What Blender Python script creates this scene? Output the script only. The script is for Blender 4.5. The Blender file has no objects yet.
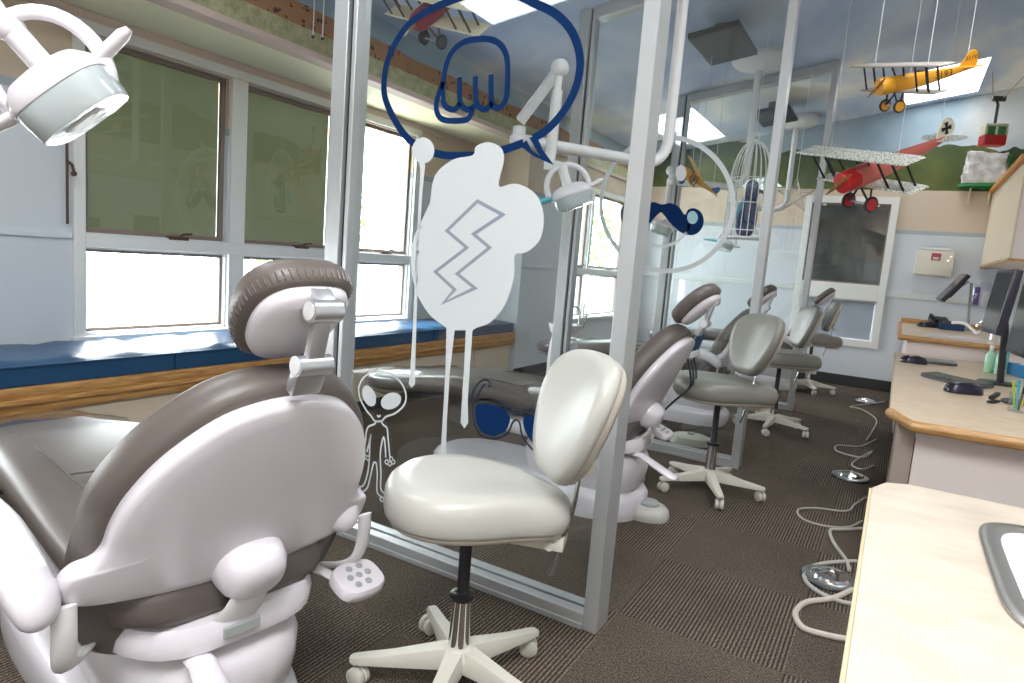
import bpy, bmesh, math, random
from mathutils import Vector, Matrix
random.seed(7)
C = bpy.context.scene.collection
PI = math.pi
# ------------------------------------------------------------------ camera model
FPX, CAMH = 651.3, 1.35
yaw, pit, rol = -.527524, .127257, -.080186
_f = Vector((math.sin(yaw)*math.cos(pit), math.cos(yaw)*math.cos(pit), -math.sin(pit)))
_r = Vector((math.cos(yaw), -math.sin(yaw), 0)); _d = _f.cross(_r)
RX = _r*math.cos(rol) + _d*math.sin(rol); RY = -_r*math.sin(rol) + _d*math.cos(rol); RZ = _f
CAM = Vector((0, 0, CAMH))
def ray(px, py): return RX*((px-512)/FPX) + RY*((py-341.5)/FPX) + RZ
def on_y(px, py, y):
    d = ray(px, py); return CAM + d*(y/d.y)
def on_z(px, py, z):
    d = ray(px, py); return CAM + d*((z-CAMH)/d.z)
# ------------------------------------------------------------------ materials
MATS = {}
def mat(name, col=(.8, .8, .8), rough=.5, metal=0., bump=0., bscale=40., vary=0., vscale=6., coat=0., emit=None, estr=0.):
    if name in MATS: return MATS[name]
    m = bpy.data.materials.new(name); m.use_nodes = True; MATS[name] = m
    nt = m.node_tree; b = nt.nodes['Principled BSDF']
    b.inputs['Base Color'].default_value = (*col, 1); b.inputs['Roughness'].default_value = rough
    b.inputs['Metallic'].default_value = metal; b.inputs['Coat Weight'].default_value = coat
    if emit: b.inputs['Emission Color'].default_value = (*emit, 1); b.inputs['Emission Strength'].default_value = estr
    tc = nt.nodes.new('ShaderNodeTexCoord')
    if bump:
        n = nt.nodes.new('ShaderNodeTexNoise'); n.inputs['Scale'].default_value = bscale; n.inputs['Detail'].default_value = 4
        bp = nt.nodes.new('ShaderNodeBump'); bp.inputs['Strength'].default_value = bump; bp.inputs['Distance'].default_value = .01
        nt.links.new(tc.outputs['Object'], n.inputs['Vector']); nt.links.new(n.outputs['Fac'], bp.inputs['Height'])
        nt.links.new(bp.outputs['Normal'], b.inputs['Normal'])
    if vary:
        n = nt.nodes.new('ShaderNodeTexNoise'); n.inputs['Scale'].default_value = vscale; n.inputs['Detail'].default_value = 5
        r = nt.nodes.new('ShaderNodeValToRGB'); e = r.color_ramp.elements
        e[0].position, e[1].position = .3, .7
        e[0].color = (*[max(0, c*(1-vary)) for c in col], 1); e[1].color = (*[min(1, c*(1+vary)) for c in col], 1)
        nt.links.new(tc.outputs['Object'], n.inputs['Vector']); nt.links.new(n.outputs['Fac'], r.inputs['Fac'])
        nt.links.new(r.outputs['Color'], b.inputs['Base Color'])
    return m
def glass(name, tint=(.97, .99, .985), refl=1., rough=0.):
    if name in MATS: return MATS[name]
    m = bpy.data.materials.new(name); m.use_nodes = True; MATS[name] = m
    nt = m.node_tree; nt.nodes.clear()
    o = nt.nodes.new('ShaderNodeOutputMaterial'); mx = nt.nodes.new('ShaderNodeMixShader')
    t = nt.nodes.new('ShaderNodeBsdfTransparent'); g = nt.nodes.new('ShaderNodeBsdfGlossy')
    lw = nt.nodes.new('ShaderNodeLayerWeight'); lw.inputs['Blend'].default_value = .5
    pw = nt.nodes.new('ShaderNodeMath'); pw.operation = 'POWER'; pw.inputs[1].default_value = 5
    mu = nt.nodes.new('ShaderNodeMath'); mu.operation = 'MULTIPLY_ADD'; mu.inputs[1].default_value = .9; mu.inputs[2].default_value = .045*refl; mu.use_clamp = True
    t.inputs['Color'].default_value = (*tint, 1); g.inputs['Roughness'].default_value = rough
    nt.links.new(lw.outputs['Facing'], pw.inputs[0]); nt.links.new(pw.outputs[0], mu.inputs[0]); nt.links.new(mu.outputs[0], mx.inputs['Fac'])
    nt.links.new(t.outputs[0], mx.inputs[1]); nt.links.new(g.outputs[0], mx.inputs[2]); nt.links.new(mx.outputs[0], o.inputs[0])
    return m
def nodemat(name):
    m = bpy.data.materials.new(name); m.use_nodes = True; MATS[name] = m
    nt = m.node_tree; return m, nt, nt.nodes['Principled BSDF'], nt.nodes.new, nt.links.new
def ramp(nt, stops):
    r = nt.nodes.new('ShaderNodeValToRGB'); e = r.color_ramp.elements
    while len(e) < len(stops): e.new(.5)
    for i, (p, c) in enumerate(stops): e[i].position = p; e[i].color = (*c, 1)
    return r
def srgb(h):
    h = h.lstrip('#'); v = [int(h[i:i+2], 16)/255 for i in (0, 2, 4)]
    return tuple(c/12.92 if c <= .04045 else ((c+.055)/1.055)**2.4 for c in v)
WHITE = mat('white_plastic', (.70, .655, .695), .28, coat=.3)
WHITE2 = mat('matte_white_plastic', (.72, .71, .72), .42)
TAUPE = mat('taupe_upholstery', (.120, .098, .088), .40, bump=.08, bscale=260)
STOOLV = mat('stool_vinyl', (.47, .455, .415), .32, bump=.03, bscale=200)
STOOLV2 = mat('grey_stool_vinyl', (.20, .195, .17), .36, bump=.03, bscale=200)
STOOLB = mat('stool_shell', (.55, .50, .42), .45)
CREAM = mat('cream_plastic', (.60, .57, .50), .42)
ALU = mat('brushed_aluminium', (.62, .62, .64), .34, .85)
FRAME = mat('silver_frame', (.50, .51, .52), .38, .4)
CHROME = mat('chrome', (.78, .78, .8), .08, 1.)
BLACK = mat('black_plastic', (.015, .015, .017), .4)
DGREY = mat('dark_grey_plastic', (.06, .06, .065), .45)
GREYP = mat('grey_plastic', (.33, .35, .34), .5)
NAVY = mat('navy_vinyl', (.003, .024, .095), .7)
NAVY.node_tree.nodes['Principled BSDF'].inputs['Specular IOR Level'].default_value = .08
DWHITE = mat('white_vinyl', (.60, .62, .63), .5)
DGLINE = mat('grey_vinyl', (.25, .29, .34), .5)
PINKW = mat('pale_pink_laminate', (.80, .70, .665), .5)
TAUPEW = mat('taupe_laminate', (.38, .31, .26), .55)
BEIGEC = mat('beige_cabinet', (.62, .52, .40), .5)
HOSE = mat('grey_hose', (.42, .39, .36), .5)
DHOSE = mat('dark_hose', (.02, .03, .04), .4)
BLUEV = mat('blue_vinyl', (.012, .060, .145), .30, bump=.12, bscale=9)
WFRAME = mat('white_window_paint', (.74, .74, .72), .45)
BRONZE = mat('bronze_sash', (.22, .17, .14), .5)
RED = mat('red_paint', (.55, .02, .02), .35)
YELLOW = mat('yellow_paint', (.72, .33, .02), .45)
CREAMP = mat('cream_paint', (.72, .66, .48), .5)
PINKR = mat('faded_red_paint', (.62, .16, .13), .45)
GREENP = mat('green_paint', (.03, .22, .06), .5)
TEAL = mat('teal_plastic', (.10, .45, .52), .35)
WIRE = mat('white_wire', (.78, .78, .78), .4)
STRING = mat('nylon_string', (.62, .63, .62), .5)
CLEARP = glass('clear_plastic', (.93, .95, .97), 1.6, .08)
GLASS = glass('partition_glass', (.965, .985, .98), 1.3)
PANE = glass('window_glass', (.98, .99, .985), 1.)
# carpet of square tiles whose ribs turn from one to the next
m, nt, b, N, L = nodemat('carpet'); CARPET = m
tc = N('ShaderNodeTexCoord'); ch = N('ShaderNodeTexChecker'); ch.inputs['Scale'].default_value = 1/.61
ch.inputs['Color1'].default_value = (0, 0, 0, 1); ch.inputs['Color2'].default_value = (1, 1, 1, 1)
mp = N('ShaderNodeMapping'); mp.inputs['Location'].default_value = (.17, .1, .013); L(tc.outputs['Object'], mp.inputs['Vector']); L(mp.outputs[0], ch.inputs['Vector'])
def wave(rot, sc):
    q = N('ShaderNodeMapping'); q.inputs['Rotation'].default_value = (0, 0, rot); L(tc.outputs['Object'], q.inputs['Vector'])
    w = N('ShaderNodeTexWave'); w.inputs['Scale'].default_value = sc; w.inputs['Distortion'].default_value = 1.2; w.inputs['Detail'].default_value = 2; w.inputs['Detail Scale'].default_value = 4
    L(q.outputs[0], w.inputs['Vector']); return w
w1, w2 = wave(0, 21), wave(PI/2, 40)
mix = N('ShaderNodeMix'); mix.data_type = 'RGBA'; L(ch.outputs['Color'], mix.inputs[0]); L(w1.outputs['Color'], mix.inputs[6]); L(w2.outputs['Color'], mix.inputs[7])
ns = N('ShaderNodeTexNoise'); ns.inputs['Scale'].default_value = 160; ns.inputs['Detail'].default_value = 2; L(tc.outputs['Object'], ns.inputs['Vector'])
nb = N('ShaderNodeTexNoise'); nb.inputs['Scale'].default_value = 1.7; nb.inputs['Detail'].default_value = 4; L(tc.outputs['Object'], nb.inputs['Vector'])
r1 = ramp(nt, [(.15, (.040, .034, .030)), (.85, (.178, .147, .122))]); L(mix.outputs[2], r1.inputs[0])
r2 = ramp(nt, [(.34, (.35, .36, .40)), (.5, (.95, .93, .9)), (.68, (1.7, 1.55, 1.35))]); L(ns.outputs['Fac'], r2.inputs[0])
r3 = ramp(nt, [(.3, (.82, .82, .82)), (.7, (1.12, 1.1, 1.08))]); L(nb.outputs['Fac'], r3.inputs[0])
mu = N('ShaderNodeMix'); mu.data_type = 'RGBA'; mu.blend_type = 'MULTIPLY'; mu.inputs[0].default_value = 1; L(r1.outputs[0], mu.inputs[6]); L(r2.outputs[0], mu.inputs[7])
mu2 = N('ShaderNodeMix'); mu2.data_type = 'RGBA'; mu2.blend_type = 'MULTIPLY'; mu2.inputs[0].default_value = 1; L(mu.outputs[2], mu2.inputs[6]); L(r3.outputs[0], mu2.inputs[7])
L(mu2.outputs[2], b.inputs['Base Color']); b.inputs['Roughness'].default_value = .95; b.inputs['Specular IOR Level'].default_value = .1
bp = N('ShaderNodeBump'); bp.inputs['Strength'].default_value = .5; bp.inputs['Distance'].default_value = .006; L(mix.outputs[2], bp.inputs['Height']); L(bp.outputs[0], b.inputs['Normal'])
# painted sky on the ceiling
def sky_nodes(nt, N, L, tc, base=((.36, .46, .66), (.54, .63, .79), (.90, .88, .84))):
    q = N('ShaderNodeMapping'); q.inputs['Scale'].default_value = (1, .55, 1); q.inputs['Location'].default_value = (3.1, .7, 0); L(tc.outputs['Object'], q.inputs['Vector'])
    n = N('ShaderNodeTexNoise'); n.inputs['Scale'].default_value = .85; n.inputs['Detail'].default_value = 4.5; n.inputs['Distortion'].default_value = .5; L(q.outputs[0], n.inputs['Vector'])
    r = ramp(nt, [(.34, base[0]), (.50, base[1]), (.63, base[2])]); L(n.outputs['Fac'], r.inputs[0]); return r
m, nt, b, N, L = nodemat('painted_sky'); SKYC = m
tc = N('ShaderNodeTexCoord'); r = sky_nodes(nt, N, L, tc); L(r.outputs[0], b.inputs['Base Color']); b.inputs['Roughness'].default_value = .6
# walls: blue grey below, beige above a band; murals higher up
def wall_mat(name, mural):
    m, nt, b, N, L = nodemat(name)
    tc = N('ShaderNodeTexCoord'); sx = N('ShaderNodeSeparateXYZ'); L(tc.outputs['Object'], sx.inputs[0])
    def gt(a, v):
        q = N('ShaderNodeMath'); q.operation = 'GREATER_THAN'; L(a, q.inputs[0])
        if isinstance(v, float): q.inputs[1].default_value = v
        else: L(v, q.inputs[1])
        return q.outputs[0]
    def mixc(f, a, c):
        q = N('ShaderNodeMix'); q.data_type = 'RGBA'; L(f, q.inputs[0])
        for s, v in ((6, a), (7, c)):
            if isinstance(v, tuple): q.inputs[s].default_value = (*v, 1)
            else: L(v, q.inputs[s])
        return q.outputs[2]
    def noise(scale, det=3, rough=.5, vec=None):
        n = N('ShaderNodeTexNoise'); n.inputs['Scale'].default_value = scale; n.inputs['Detail'].default_value = det; n.inputs['Roughness'].default_value = rough
        L(vec or tc.outputs['Object'], n.inputs['Vector']); return n.outputs['Fac']
    def madd(a, k, c):
        q = N('ShaderNodeMath'); q.operation = 'MULTIPLY_ADD'; L(a, q.inputs[0]); q.inputs[1].default_value = k; q.inputs[2].default_value = c; return q.outputs[0]
    z = sx.outputs['Z']
    col = mixc(gt(z, 2.05), (.59, .625, .665), (.36, .41, .46))
    col = mixc(gt(z, 2.10), col, (.60, .49, .38))
    if mural:
        fl = N('ShaderNodeCombineXYZ'); L(sx.outputs['X'], fl.inputs[0]); L(sx.outputs['Y'], fl.inputs[1])
        sky = sky_nodes(nt, N, L, tc, ((.22, .31, .38), (.32, .41, .47), (.58, .60, .60)))
        if mural == 'hills':
            ridge = madd(noise(.9, 4, .55, fl.outputs[0]), .95, 2.66)
            far = mixc(gt(madd(z, -1., 0.), madd(ridge, -1., 0.)), sky.outputs[0], (.030, .060, .018))
            r = ramp(nt, [(.3, (.030, .060, .010)), (.7, (.110, .125, .025))]); L(noise(2.2, 4), r.inputs[0])
            low = madd(noise(.8, 3, .5, fl.outputs[0]), .8, 2.60)
            col2 = mixc(gt(madd(z, -1., 0.), madd(low, -1., 0.)), far, r.outputs[0])
            col = mixc(gt(z, 2.60), col, col2)
        else:
            ridge = madd(noise(.8, 4, .5, fl.outputs[0]), .16, 2.80)
            spots = gt(noise(13, 3, .6), .60)
            sand = mixc(spots, (.36, .19, .10), (.085, .04, .02))
            r = ramp(nt, [(.35, (.30, .30, .15)), (.65, (.50, .48, .30))]); L(noise(18, 4, .7), r.inputs[0])
            lowc = mixc(gt(z, 2.745), r.outputs[0], sand)
            c2 = mixc(gt(z, ridge), lowc, sky.outputs[0])
            col = mixc(gt(z, 2.615), col, c2)
    L(col, b.inputs['Base Color']); b.inputs['Roughness'].default_value = .65
    return m
WALLF = wall_mat('far_wall_paint', 'hills'); WALLP = wall_mat('wall_paint', None); WALLD = wall_mat('bulkhead_paint', 'desert')
SOFFIT = mat('soffit_paint', (.88, .84, .58), .6)
TRIMP = mat('pink_trim_paint', (.60, .48, .42), .55)
# oak, laminate
def wood(name, a, c, sc=6, stretch=(1, 1, 1), rough=.4):
    m, nt, b, N, L = nodemat(name); tc = N('ShaderNodeTexCoord'); q = N('ShaderNodeMapping'); q.inputs['Scale'].default_value = stretch; L(tc.outputs['Object'], q.inputs[0])
    n = N('ShaderNodeTexNoise'); n.inputs['Scale'].default_value = sc; n.inputs['Detail'].default_value = 6; n.inputs['Distortion'].default_value = .6; L(q.outputs[0], n.inputs['Vector'])
    r = ramp(nt, [(.3, a), (.7, c)]); L(n.outputs['Fac'], r.inputs[0]); L(r.outputs[0], b.inputs['Base Color']); b.inputs['Roughness'].default_value = rough; return m
OAK = wood('oak', (.30, .13, .035), (.58, .33, .12), 7, (12, 1, 12))
OAKX = wood('oak_crosswise', (.34, .15, .04), (.62, .36, .14), 7, (1, 12, 12))
LAMIN = wood('speckled_laminate', (.50, .415, .33), (.62, .53, .435), 5, (1.5, 3, 1), .30)
LAMIN2 = wood('tan_laminate', (.60, .45, .31), (.72, .57, .42), 5, (1.5, 3, 1), .30)
EDGE = mat('laminate_edge', (.52, .43, .27), .45)
# ------------------------------------------------------------------ mesh builder
class MB:
    def __init__(s): s.bm = bmesh.new()
    def add(s, vs, fs):
        V = [s.bm.verts.new(v) for v in vs]
        for f in fs:
            try: s.bm.faces.new([V[i] for i in f])
            except ValueError: pass
        return V
    def box(s, c, d, bev=0., rot=None, seg=2):
        bm = bmesh.new(); bmesh.ops.create_cube(bm, size=1)
        bmesh.ops.scale(bm, vec=Vector(d), verts=bm.verts)
        if bev: bmesh.ops.bevel(bm, geom=bm.edges[:], offset=min(bev, min(d)*.49), segments=seg, affect='EDGES', profile=.6)
        M = Matrix.Translation(Vector(c)) @ (rot.to_4x4() if rot else Matrix())
        s.merge(bm, M); return s
    def bx(s, x0, x1, y0, y1, z0, z1, bev=0., seg=2):
        return s.box(((x0+x1)/2, (y0+y1)/2, (z0+z1)/2), (abs(x1-x0), abs(y1-y0), abs(z1-z0)), bev, None, seg)
    def merge(s, bm, M=None):
        if M is not None: bmesh.ops.transform(bm, matrix=M, verts=bm.verts)
        mp = {v: s.bm.verts.new(v.co) for v in bm.verts}
        for f in bm.faces:
            try: s.bm.faces.new([mp[v] for v in f.verts])
            except ValueError: pass
        bm.free()
    def tube(s, pts, r, n=10, cap=True, closed=False, flat=1., up=None):
        """swept tube; r one radius or one per point; flat squashes it along the second normal"""
        P = [Vector(p) for p in pts]; k = len(P)
        R = r if isinstance(r, (list, tuple)) else [r]*k
        T = []
        for i in range(k):
            a = P[(i-1) % k] if (closed or i > 0) else P[i]; c = P[(i+1) % k] if (closed or i < k-1) else P[i]
            t = (c-a); T.append(t.normalized() if t.length > 1e-9 else Vector((0, 0, 1)))
        u = Vector(up) if up else (Vector((0, 0, 1)) if abs(T[0].z) < .9 else Vector((1, 0, 0)))
        rings = []
        for i in range(k):
            u = (u - T[i]*u.dot(T[i]))
            if u.length < 1e-6: u = T[i].orthogonal()
            u.normalize(); w = T[i].cross(u)
            rings.append([s.bm.verts.new(P[i] + (w*math.cos(2*PI*j/n) + u*math.sin(2*PI*j/n)*flat)*R[i]) for j in range(n)])
        for i in range(k if closed else k-1):
            A, B = rings[i], rings[(i+1) % k]
            for j in range(n): s.bm.faces.new((A[j], A[(j+1) % n], B[(j+1) % n], B[j]))
        if cap and not closed:
            s.bm.faces.new(rings[0][::-1]); s.bm.faces.new(rings[-1])
        return s
    def cyl(s, a, b, r, n=16, r2=None): return s.tube([a, b], [r, r if r2 is None else r2], n)
    def lathe(s, prof, c=(0, 0, 0), n=24, axis=None):
        """prof: (radius, height) pairs round an axis through c"""
        ax = Vector(axis or (0, 0, 1)).normalized(); u = ax.orthogonal().normalized(); w = ax.cross(u); c = Vector(c)
        rings = []
        for r, h in prof:
            if r < 1e-6: rings.append([s.bm.verts.new(c+ax*h)])
            else: rings.append([s.bm.verts.new(c+ax*h+(u*math.cos(2*PI*j/n)+w*math.sin(2*PI*j/n))*r) for j in range(n)])
        for A, B in zip(rings, rings[1:]):
            for j in range(n):
                k = (j+1) % n
                if len(A) == 1 and len(B) == 1: continue
                if len(A) == 1: s.bm.faces.new((A[0], B[j], B[k]))
                elif len(B) == 1: s.bm.faces.new((A[j], A[k], B[0]))
                else: s.bm.faces.new((A[j], A[k], B[k], B[j]))
        if len(rings[0]) > 1: s.bm.faces.new(rings[0])
        if len(rings[-1]) > 1: s.bm.faces.new(rings[-1])
        return s
    def pillow(s, out, prof, fmap):
        """rings of an outline: prof = (scale, depth) from one face to the other, 0 scale = centre point; fmap(u,v,d)->3D"""
        cu = sum(p[0] for p in out)/len(out); cv = sum(p[1] for p in out)/len(out)
        rings = []
        for sc, d in prof:
            if sc == 0: rings.append([s.bm.verts.new(fmap(cu, cv, d))])
            else: rings.append([s.bm.verts.new(fmap(cu+(u-cu)*sc, cv+(v-cv)*sc, d)) for u, v in out])
        n = len(out)
        for A, B in zip(rings, rings[1:]):
            for j in range(n):
                k = (j+1) % n
                if len(A) == 1: s.bm.faces.new((A[0], B[j], B[k]))
                elif len(B) == 1: s.bm.faces.new((A[j], A[k], B[0]))
                else: s.bm.faces.new((A[j], A[k], B[k], B[j]))
        return s
    def loft(s, rings, cap=True):
        R = [[s.bm.verts.new(p) for p in r] for r in rings]
        n = len(R[0])
        for A, B in zip(R, R[1:]):
            for j in range(n): s.bm.faces.new((A[j], A[(j+1) % n], B[(j+1) % n], B[j]))
        if cap: s.bm.faces.new(R[0][::-1]); s.bm.faces.new(R[-1])
        return s
    def prism(s, poly, fmap, d0, d1, bev=0.):
        bm = bmesh.new(); n = len(poly)
        A = [bm.verts.new(fmap(u, v, d0)) for u, v in poly]; B = [bm.verts.new(fmap(u, v, d1)) for u, v in poly]
        f1 = bm.faces.new(A[::-1]); f2 = bm.faces.new(B)
        for j in range(n): bm.faces.new((A[j], A[(j+1) % n], B[(j+1) % n], B[j]))
        if bev: bmesh.ops.bevel(bm, geom=[e for e in bm.edges if e in f1.edges[:] or e in f2.edges[:]], offset=bev, segments=2, affect='EDGES')
        bmesh.ops.triangulate(bm, faces=[f for f in bm.faces if len(f.verts) > 8])
        s.merge(bm); return s
    def poly(s, pts):
        from mathutils.geometry import tessellate_polygon
        P_ = [Vector(p) for p in pts]; s.add(P_, [tuple(t) for t in tessellate_polygon([P_])]); return s
    def ball(s, c, r, sc=(1, 1, 1), sub=2, rot=None):
        bm = bmesh.new(); bmesh.ops.create_icosphere(bm, subdivisions=sub, radius=r)
        bmesh.ops.scale(bm, vec=Vector(sc), verts=bm.verts)
        s.merge(bm, Matrix.Translation(Vector(c)) @ (rot.to_4x4() if rot else Matrix())); return s
    def plate(s, fmap, u0, u1, v0, v1, d0, d1, holes):
        us = sorted({u0, u1, *[h[0] for h in holes], *[h[1] for h in holes]}); vs = sorted({v0, v1, *[h[2] for h in holes], *[h[3] for h in holes]})
        us = [u for u in us if u0 <= u <= u1]; vs = [v for v in vs if v0 <= v <= v1]
        solid = lambda i, j: 0 <= i < len(us)-1 and 0 <= j < len(vs)-1 and not any(h[0] <= (us[i]+us[i+1])/2 <= h[1] and h[2] <= (vs[j]+vs[j+1])/2 <= h[3] for h in holes)
        for i in range(len(us)-1):
            for j in range(len(vs)-1):
                if not solid(i, j): continue
                a, c, e, g = us[i], us[i+1], vs[j], vs[j+1]
                s.add([fmap(a, e, d0), fmap(c, e, d0), fmap(c, g, d0), fmap(a, g, d0)], [(0, 1, 2, 3)])
                s.add([fmap(a, e, d1), fmap(c, e, d1), fmap(c, g, d1), fmap(a, g, d1)], [(3, 2, 1, 0)])
                for (di, dj, p, q) in ((-1, 0, (a, e), (a, g)), (1, 0, (c, e), (c, g)), (0, -1, (a, e), (c, e)), (0, 1, (a, g), (c, g))):
                    if not solid(i+di, j+dj): s.add([fmap(*p, d0), fmap(*q, d0), fmap(*q, d1), fmap(*p, d1)], [(0, 1, 2, 3)])
        bmesh.ops.remove_doubles(s.bm, verts=s.bm.verts, dist=1e-5); return s
    def build(s, name, material, parent=None, smooth=40, subs=0):
        bmesh.ops.recalc_face_normals(s.bm, faces=s.bm.faces)
        me = bpy.data.meshes.new(name); s.bm.to_mesh(me); s.bm.free()
        me.materials.append(material)
        if smooth:
            for p in me.polygons: p.use_smooth = True
            me.set_sharp_from_angle(angle=math.radians(smooth))
        o = bpy.data.objects.new(name, me); C.objects.link(o)
        if parent: o.parent = parent
        if subs:
            md = o.modifiers.new('sub', 'SUBSURF'); md.levels = md.render_levels = subs
        return o
def tag(o, label, cat, group=None):
    o['label'] = label; o['category'] = cat
    if group: o['group'] = group
    return o
def thing(name, label, cat, loc=(0, 0, 0), rz=0., group=None):
    o = bpy.data.objects.new(name, None); C.objects.link(o); o.empty_display_size = .1
    o.location = loc; o.rotation_euler = (0, 0, rz); return tag(o, label, cat, group)
def struct(name, mb, m, smooth=0, parent=None):
    o = mb.build(name, m, parent, smooth)
    if not parent: o['kind'] = 'structure'
    return o
KIDS = {}
def dup(root, label, loc, rz=0., group=None):
    by = {}
    for o in bpy.data.objects: by.setdefault(o.parent, []).append(o)
    def cp(o, par):
        c = o.copy(); C.objects.link(c); c.parent = par
        for k in by.get(o, []): cp(k, c)
        return c
    r = cp(root, None); r.location = loc; r.rotation_euler = (0, 0, rz); r['label'] = label
    if group: r['group'] = group
    return r
def spline(pts, n=6, closed=False):
    P = [Vector(p) for p in pts]; k = len(P); out = []
    for i in range(k if closed else k-1):
        p0 = P[(i-1) % k] if (closed or i > 0) else P[i]; p1 = P[i]; p2 = P[(i+1) % k]; p3 = P[(i+2) % k] if (closed or i < k-2) else p2
        for j in range(n):
            t = j/n
            out.append(.5*((2*p1) + (p2-p0)*t + (2*p0-5*p1+4*p2-p3)*t*t + (3*p1-p0-3*p2+p3)*t**3))
    if not closed: out.append(P[-1])
    return out
def sp2(pts, n=6, closed=True): return [(p.x, p.y) for p in spline([(u, v, 0) for u, v in pts], n, closed)]
def mirror_outline(half, n=5):
    """half: (u>=0, v) from the bottom middle up to the top middle; closed smooth outline"""
    full = half + [(-u, v) for u, v in half[::-1] if u > 1e-6]
    return sp2(full, n)
def disc_prof(t, r=.04): return None
# ================================================================== SETTING
XW, XB, YF, XR, YB = -4.25, -3.6, 9.8, 1.16, -2.2
def ceil_z(x): return 3.26 + .17*(x+2.3)
SKY = [(-.26, .48, 8.28, 9.66), (-3.02, -2.36, 7.8, 9.5), (-.5, .6, -1.6, .4), (-3.02, -2.36, -.10, 1.4), (-.1, .6, 2.4, 4.4)]  # third and fifth openings are unseen, added to brighten the room
struct('floor', MB().bx(-4.6, 1.4, YB-.2, YF+.2, -.1, 0), CARPET)
struct('ceiling', MB().plate(lambda u, v, d: (u, v, ceil_z(u)+d), XB-.1, XR+.1, YB-.1, YF+.1, 0, .1, SKY), SKYC)
SHAFT = mat('skylight_shaft_paint', (.50, .57, .66), .6)
for i, (a, c, e, g) in enumerate(SKY):
    mb = MB(); t = .03
    for (p, q, r_, s_) in ((a-t, a, e-t, g+t), (c, c+t, e-t, g+t), (a, c, e-t, e), (a, c, g, g+t)):
        zs = [ceil_z(p), ceil_z(q)]
        mb.add([(p, r_, zs[0]+.002), (q, r_, zs[1]+.002), (q, s_, zs[1]+.002), (p, s_, zs[0]+.002), (p, r_, zs[0]+.22), (q, r_, zs[1]+.22), (q, s_, zs[1]+.22), (p, s_, zs[0]+.22)],
               [(0, 1, 2, 3), (4, 5, 6, 7), (0, 1, 5, 4), (1, 2, 6, 5), (2, 3, 7, 6), (3, 0, 4, 7)])
    o = struct(f'window_{10+i}', mb, SHAFT); o['label'] = 'skylight shaft closed by a glowing pane'
    p = MB(); p.add([(a, e, ceil_z(a)+.015), (c, e, ceil_z(c)+.015), (c, g, ceil_z(c)+.015), (a, g, ceil_z(a)+.015)], [(0, 1, 2, 3)])
    p.build('skylight_pane', PANE, o, 0)
yz = lambda x: (lambda u, v, d: (x+d, u, v))
UP = (1.30, 2.44); LO = (.69, 1.20)
COLS = [(2.10, 3.05), (3.20, 4.09), (4.24, 5.10)]
holes = [(a, c, *z) for a, c in COLS for z in (UP, LO)] + [(-.75, .2, *UP), (-.75, .2, *LO), (.35, 1.2, *UP), (.35, 1.2, *LO)]
struct('wall_left', MB().plate(yz(XW), YB, 6.35, 0, 2.7, -.12, 0, holes), WALLP)
WIN2 = [(7.50, 7.93), (8.02, 9.20)]
holes2 = [(a, c, *z) for a, c in WIN2 for z in ((1.30, 2.28), (.66, 1.20))]
struct('wall_left_beyond', MB().plate(yz(XB), 6.25, YF+.1, 0, 2.7, -.12, 0, holes2), WALLP)
struct('wall_alcove', MB().bx(XW-.1, XB-.12, 6.25, 6.35, 0, 2.7), WALLP)
struct('wall_bulkhead', MB().bx(XB-.1, XB+.006, YB, YF, 2.57, 3.06), WALLD)
struct('trim_1', MB().bx(XB-.02, XB+.03, YB, YF, 2.57, 2.615, .006), TRIMP)
struct('trim_2', MB().bx(XW, XW+.02, YB, 6.25, 2.515, 2.57, .004), TRIMP)
struct('ceiling_soffit', MB().bx(XW-.1, XB-.1, YB, 6.3, 2.57, 2.62), SOFFIT)
xz = lambda y: (lambda u, v, d: (u, y+d, v))
FW = (-1.17, -.235)
struct('wall_far', MB().plate(xz(YF), XB-.2, XR+.1, 0, 4.0, 0, .12, [(*FW, 1.37, 2.42), (*FW, .64, 1.16)]), WALLF)
struct('wall_right', MB().bx(XR, XR+.1, YB, YF+.1, 0, 4.0), WALLF)
struct('wall_back', MB().bx(XW-.1, XR+.1, YB-.1, YB, 0, 4.0), WALLP)
BB = mat('dark_baseboard', (.028, .027, .028), .5)
struct('baseboard_far', MB().bx(XB, .2, YF-.014, YF, 0, .145, .004), BB)
struct('baseboard_left', MB().bx(XB, XB+.014, 6.26, YF-.02, 0, .12, .004), BB)
RAIL = mat('chair_rail_paint', (.62, .64, .64), .5)
struct('trim_3', MB().bx(FW[1]+.09, XR, YF-.018, YF, 1.235, 1.31, .006), RAIL)
struct('trim_4', MB().bx(XB, FW[0]-.09, YF-.018, YF, 1.235, 1.31, .006), RAIL)
struct('trim_5', MB().bx(XW, XW+.012, YB, 2.02, 1.255, 1.285, .003), WALLP)
struct('trim_6', MB().bx(XW, XW+.012, 5.2, 6.25, 1.255, 1.285, .003), WALLP)
struct('trim_7', MB().bx(XB, XB+.012, 6.3, 7.42, 1.255, 1.285, .003), WALLP)
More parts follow.
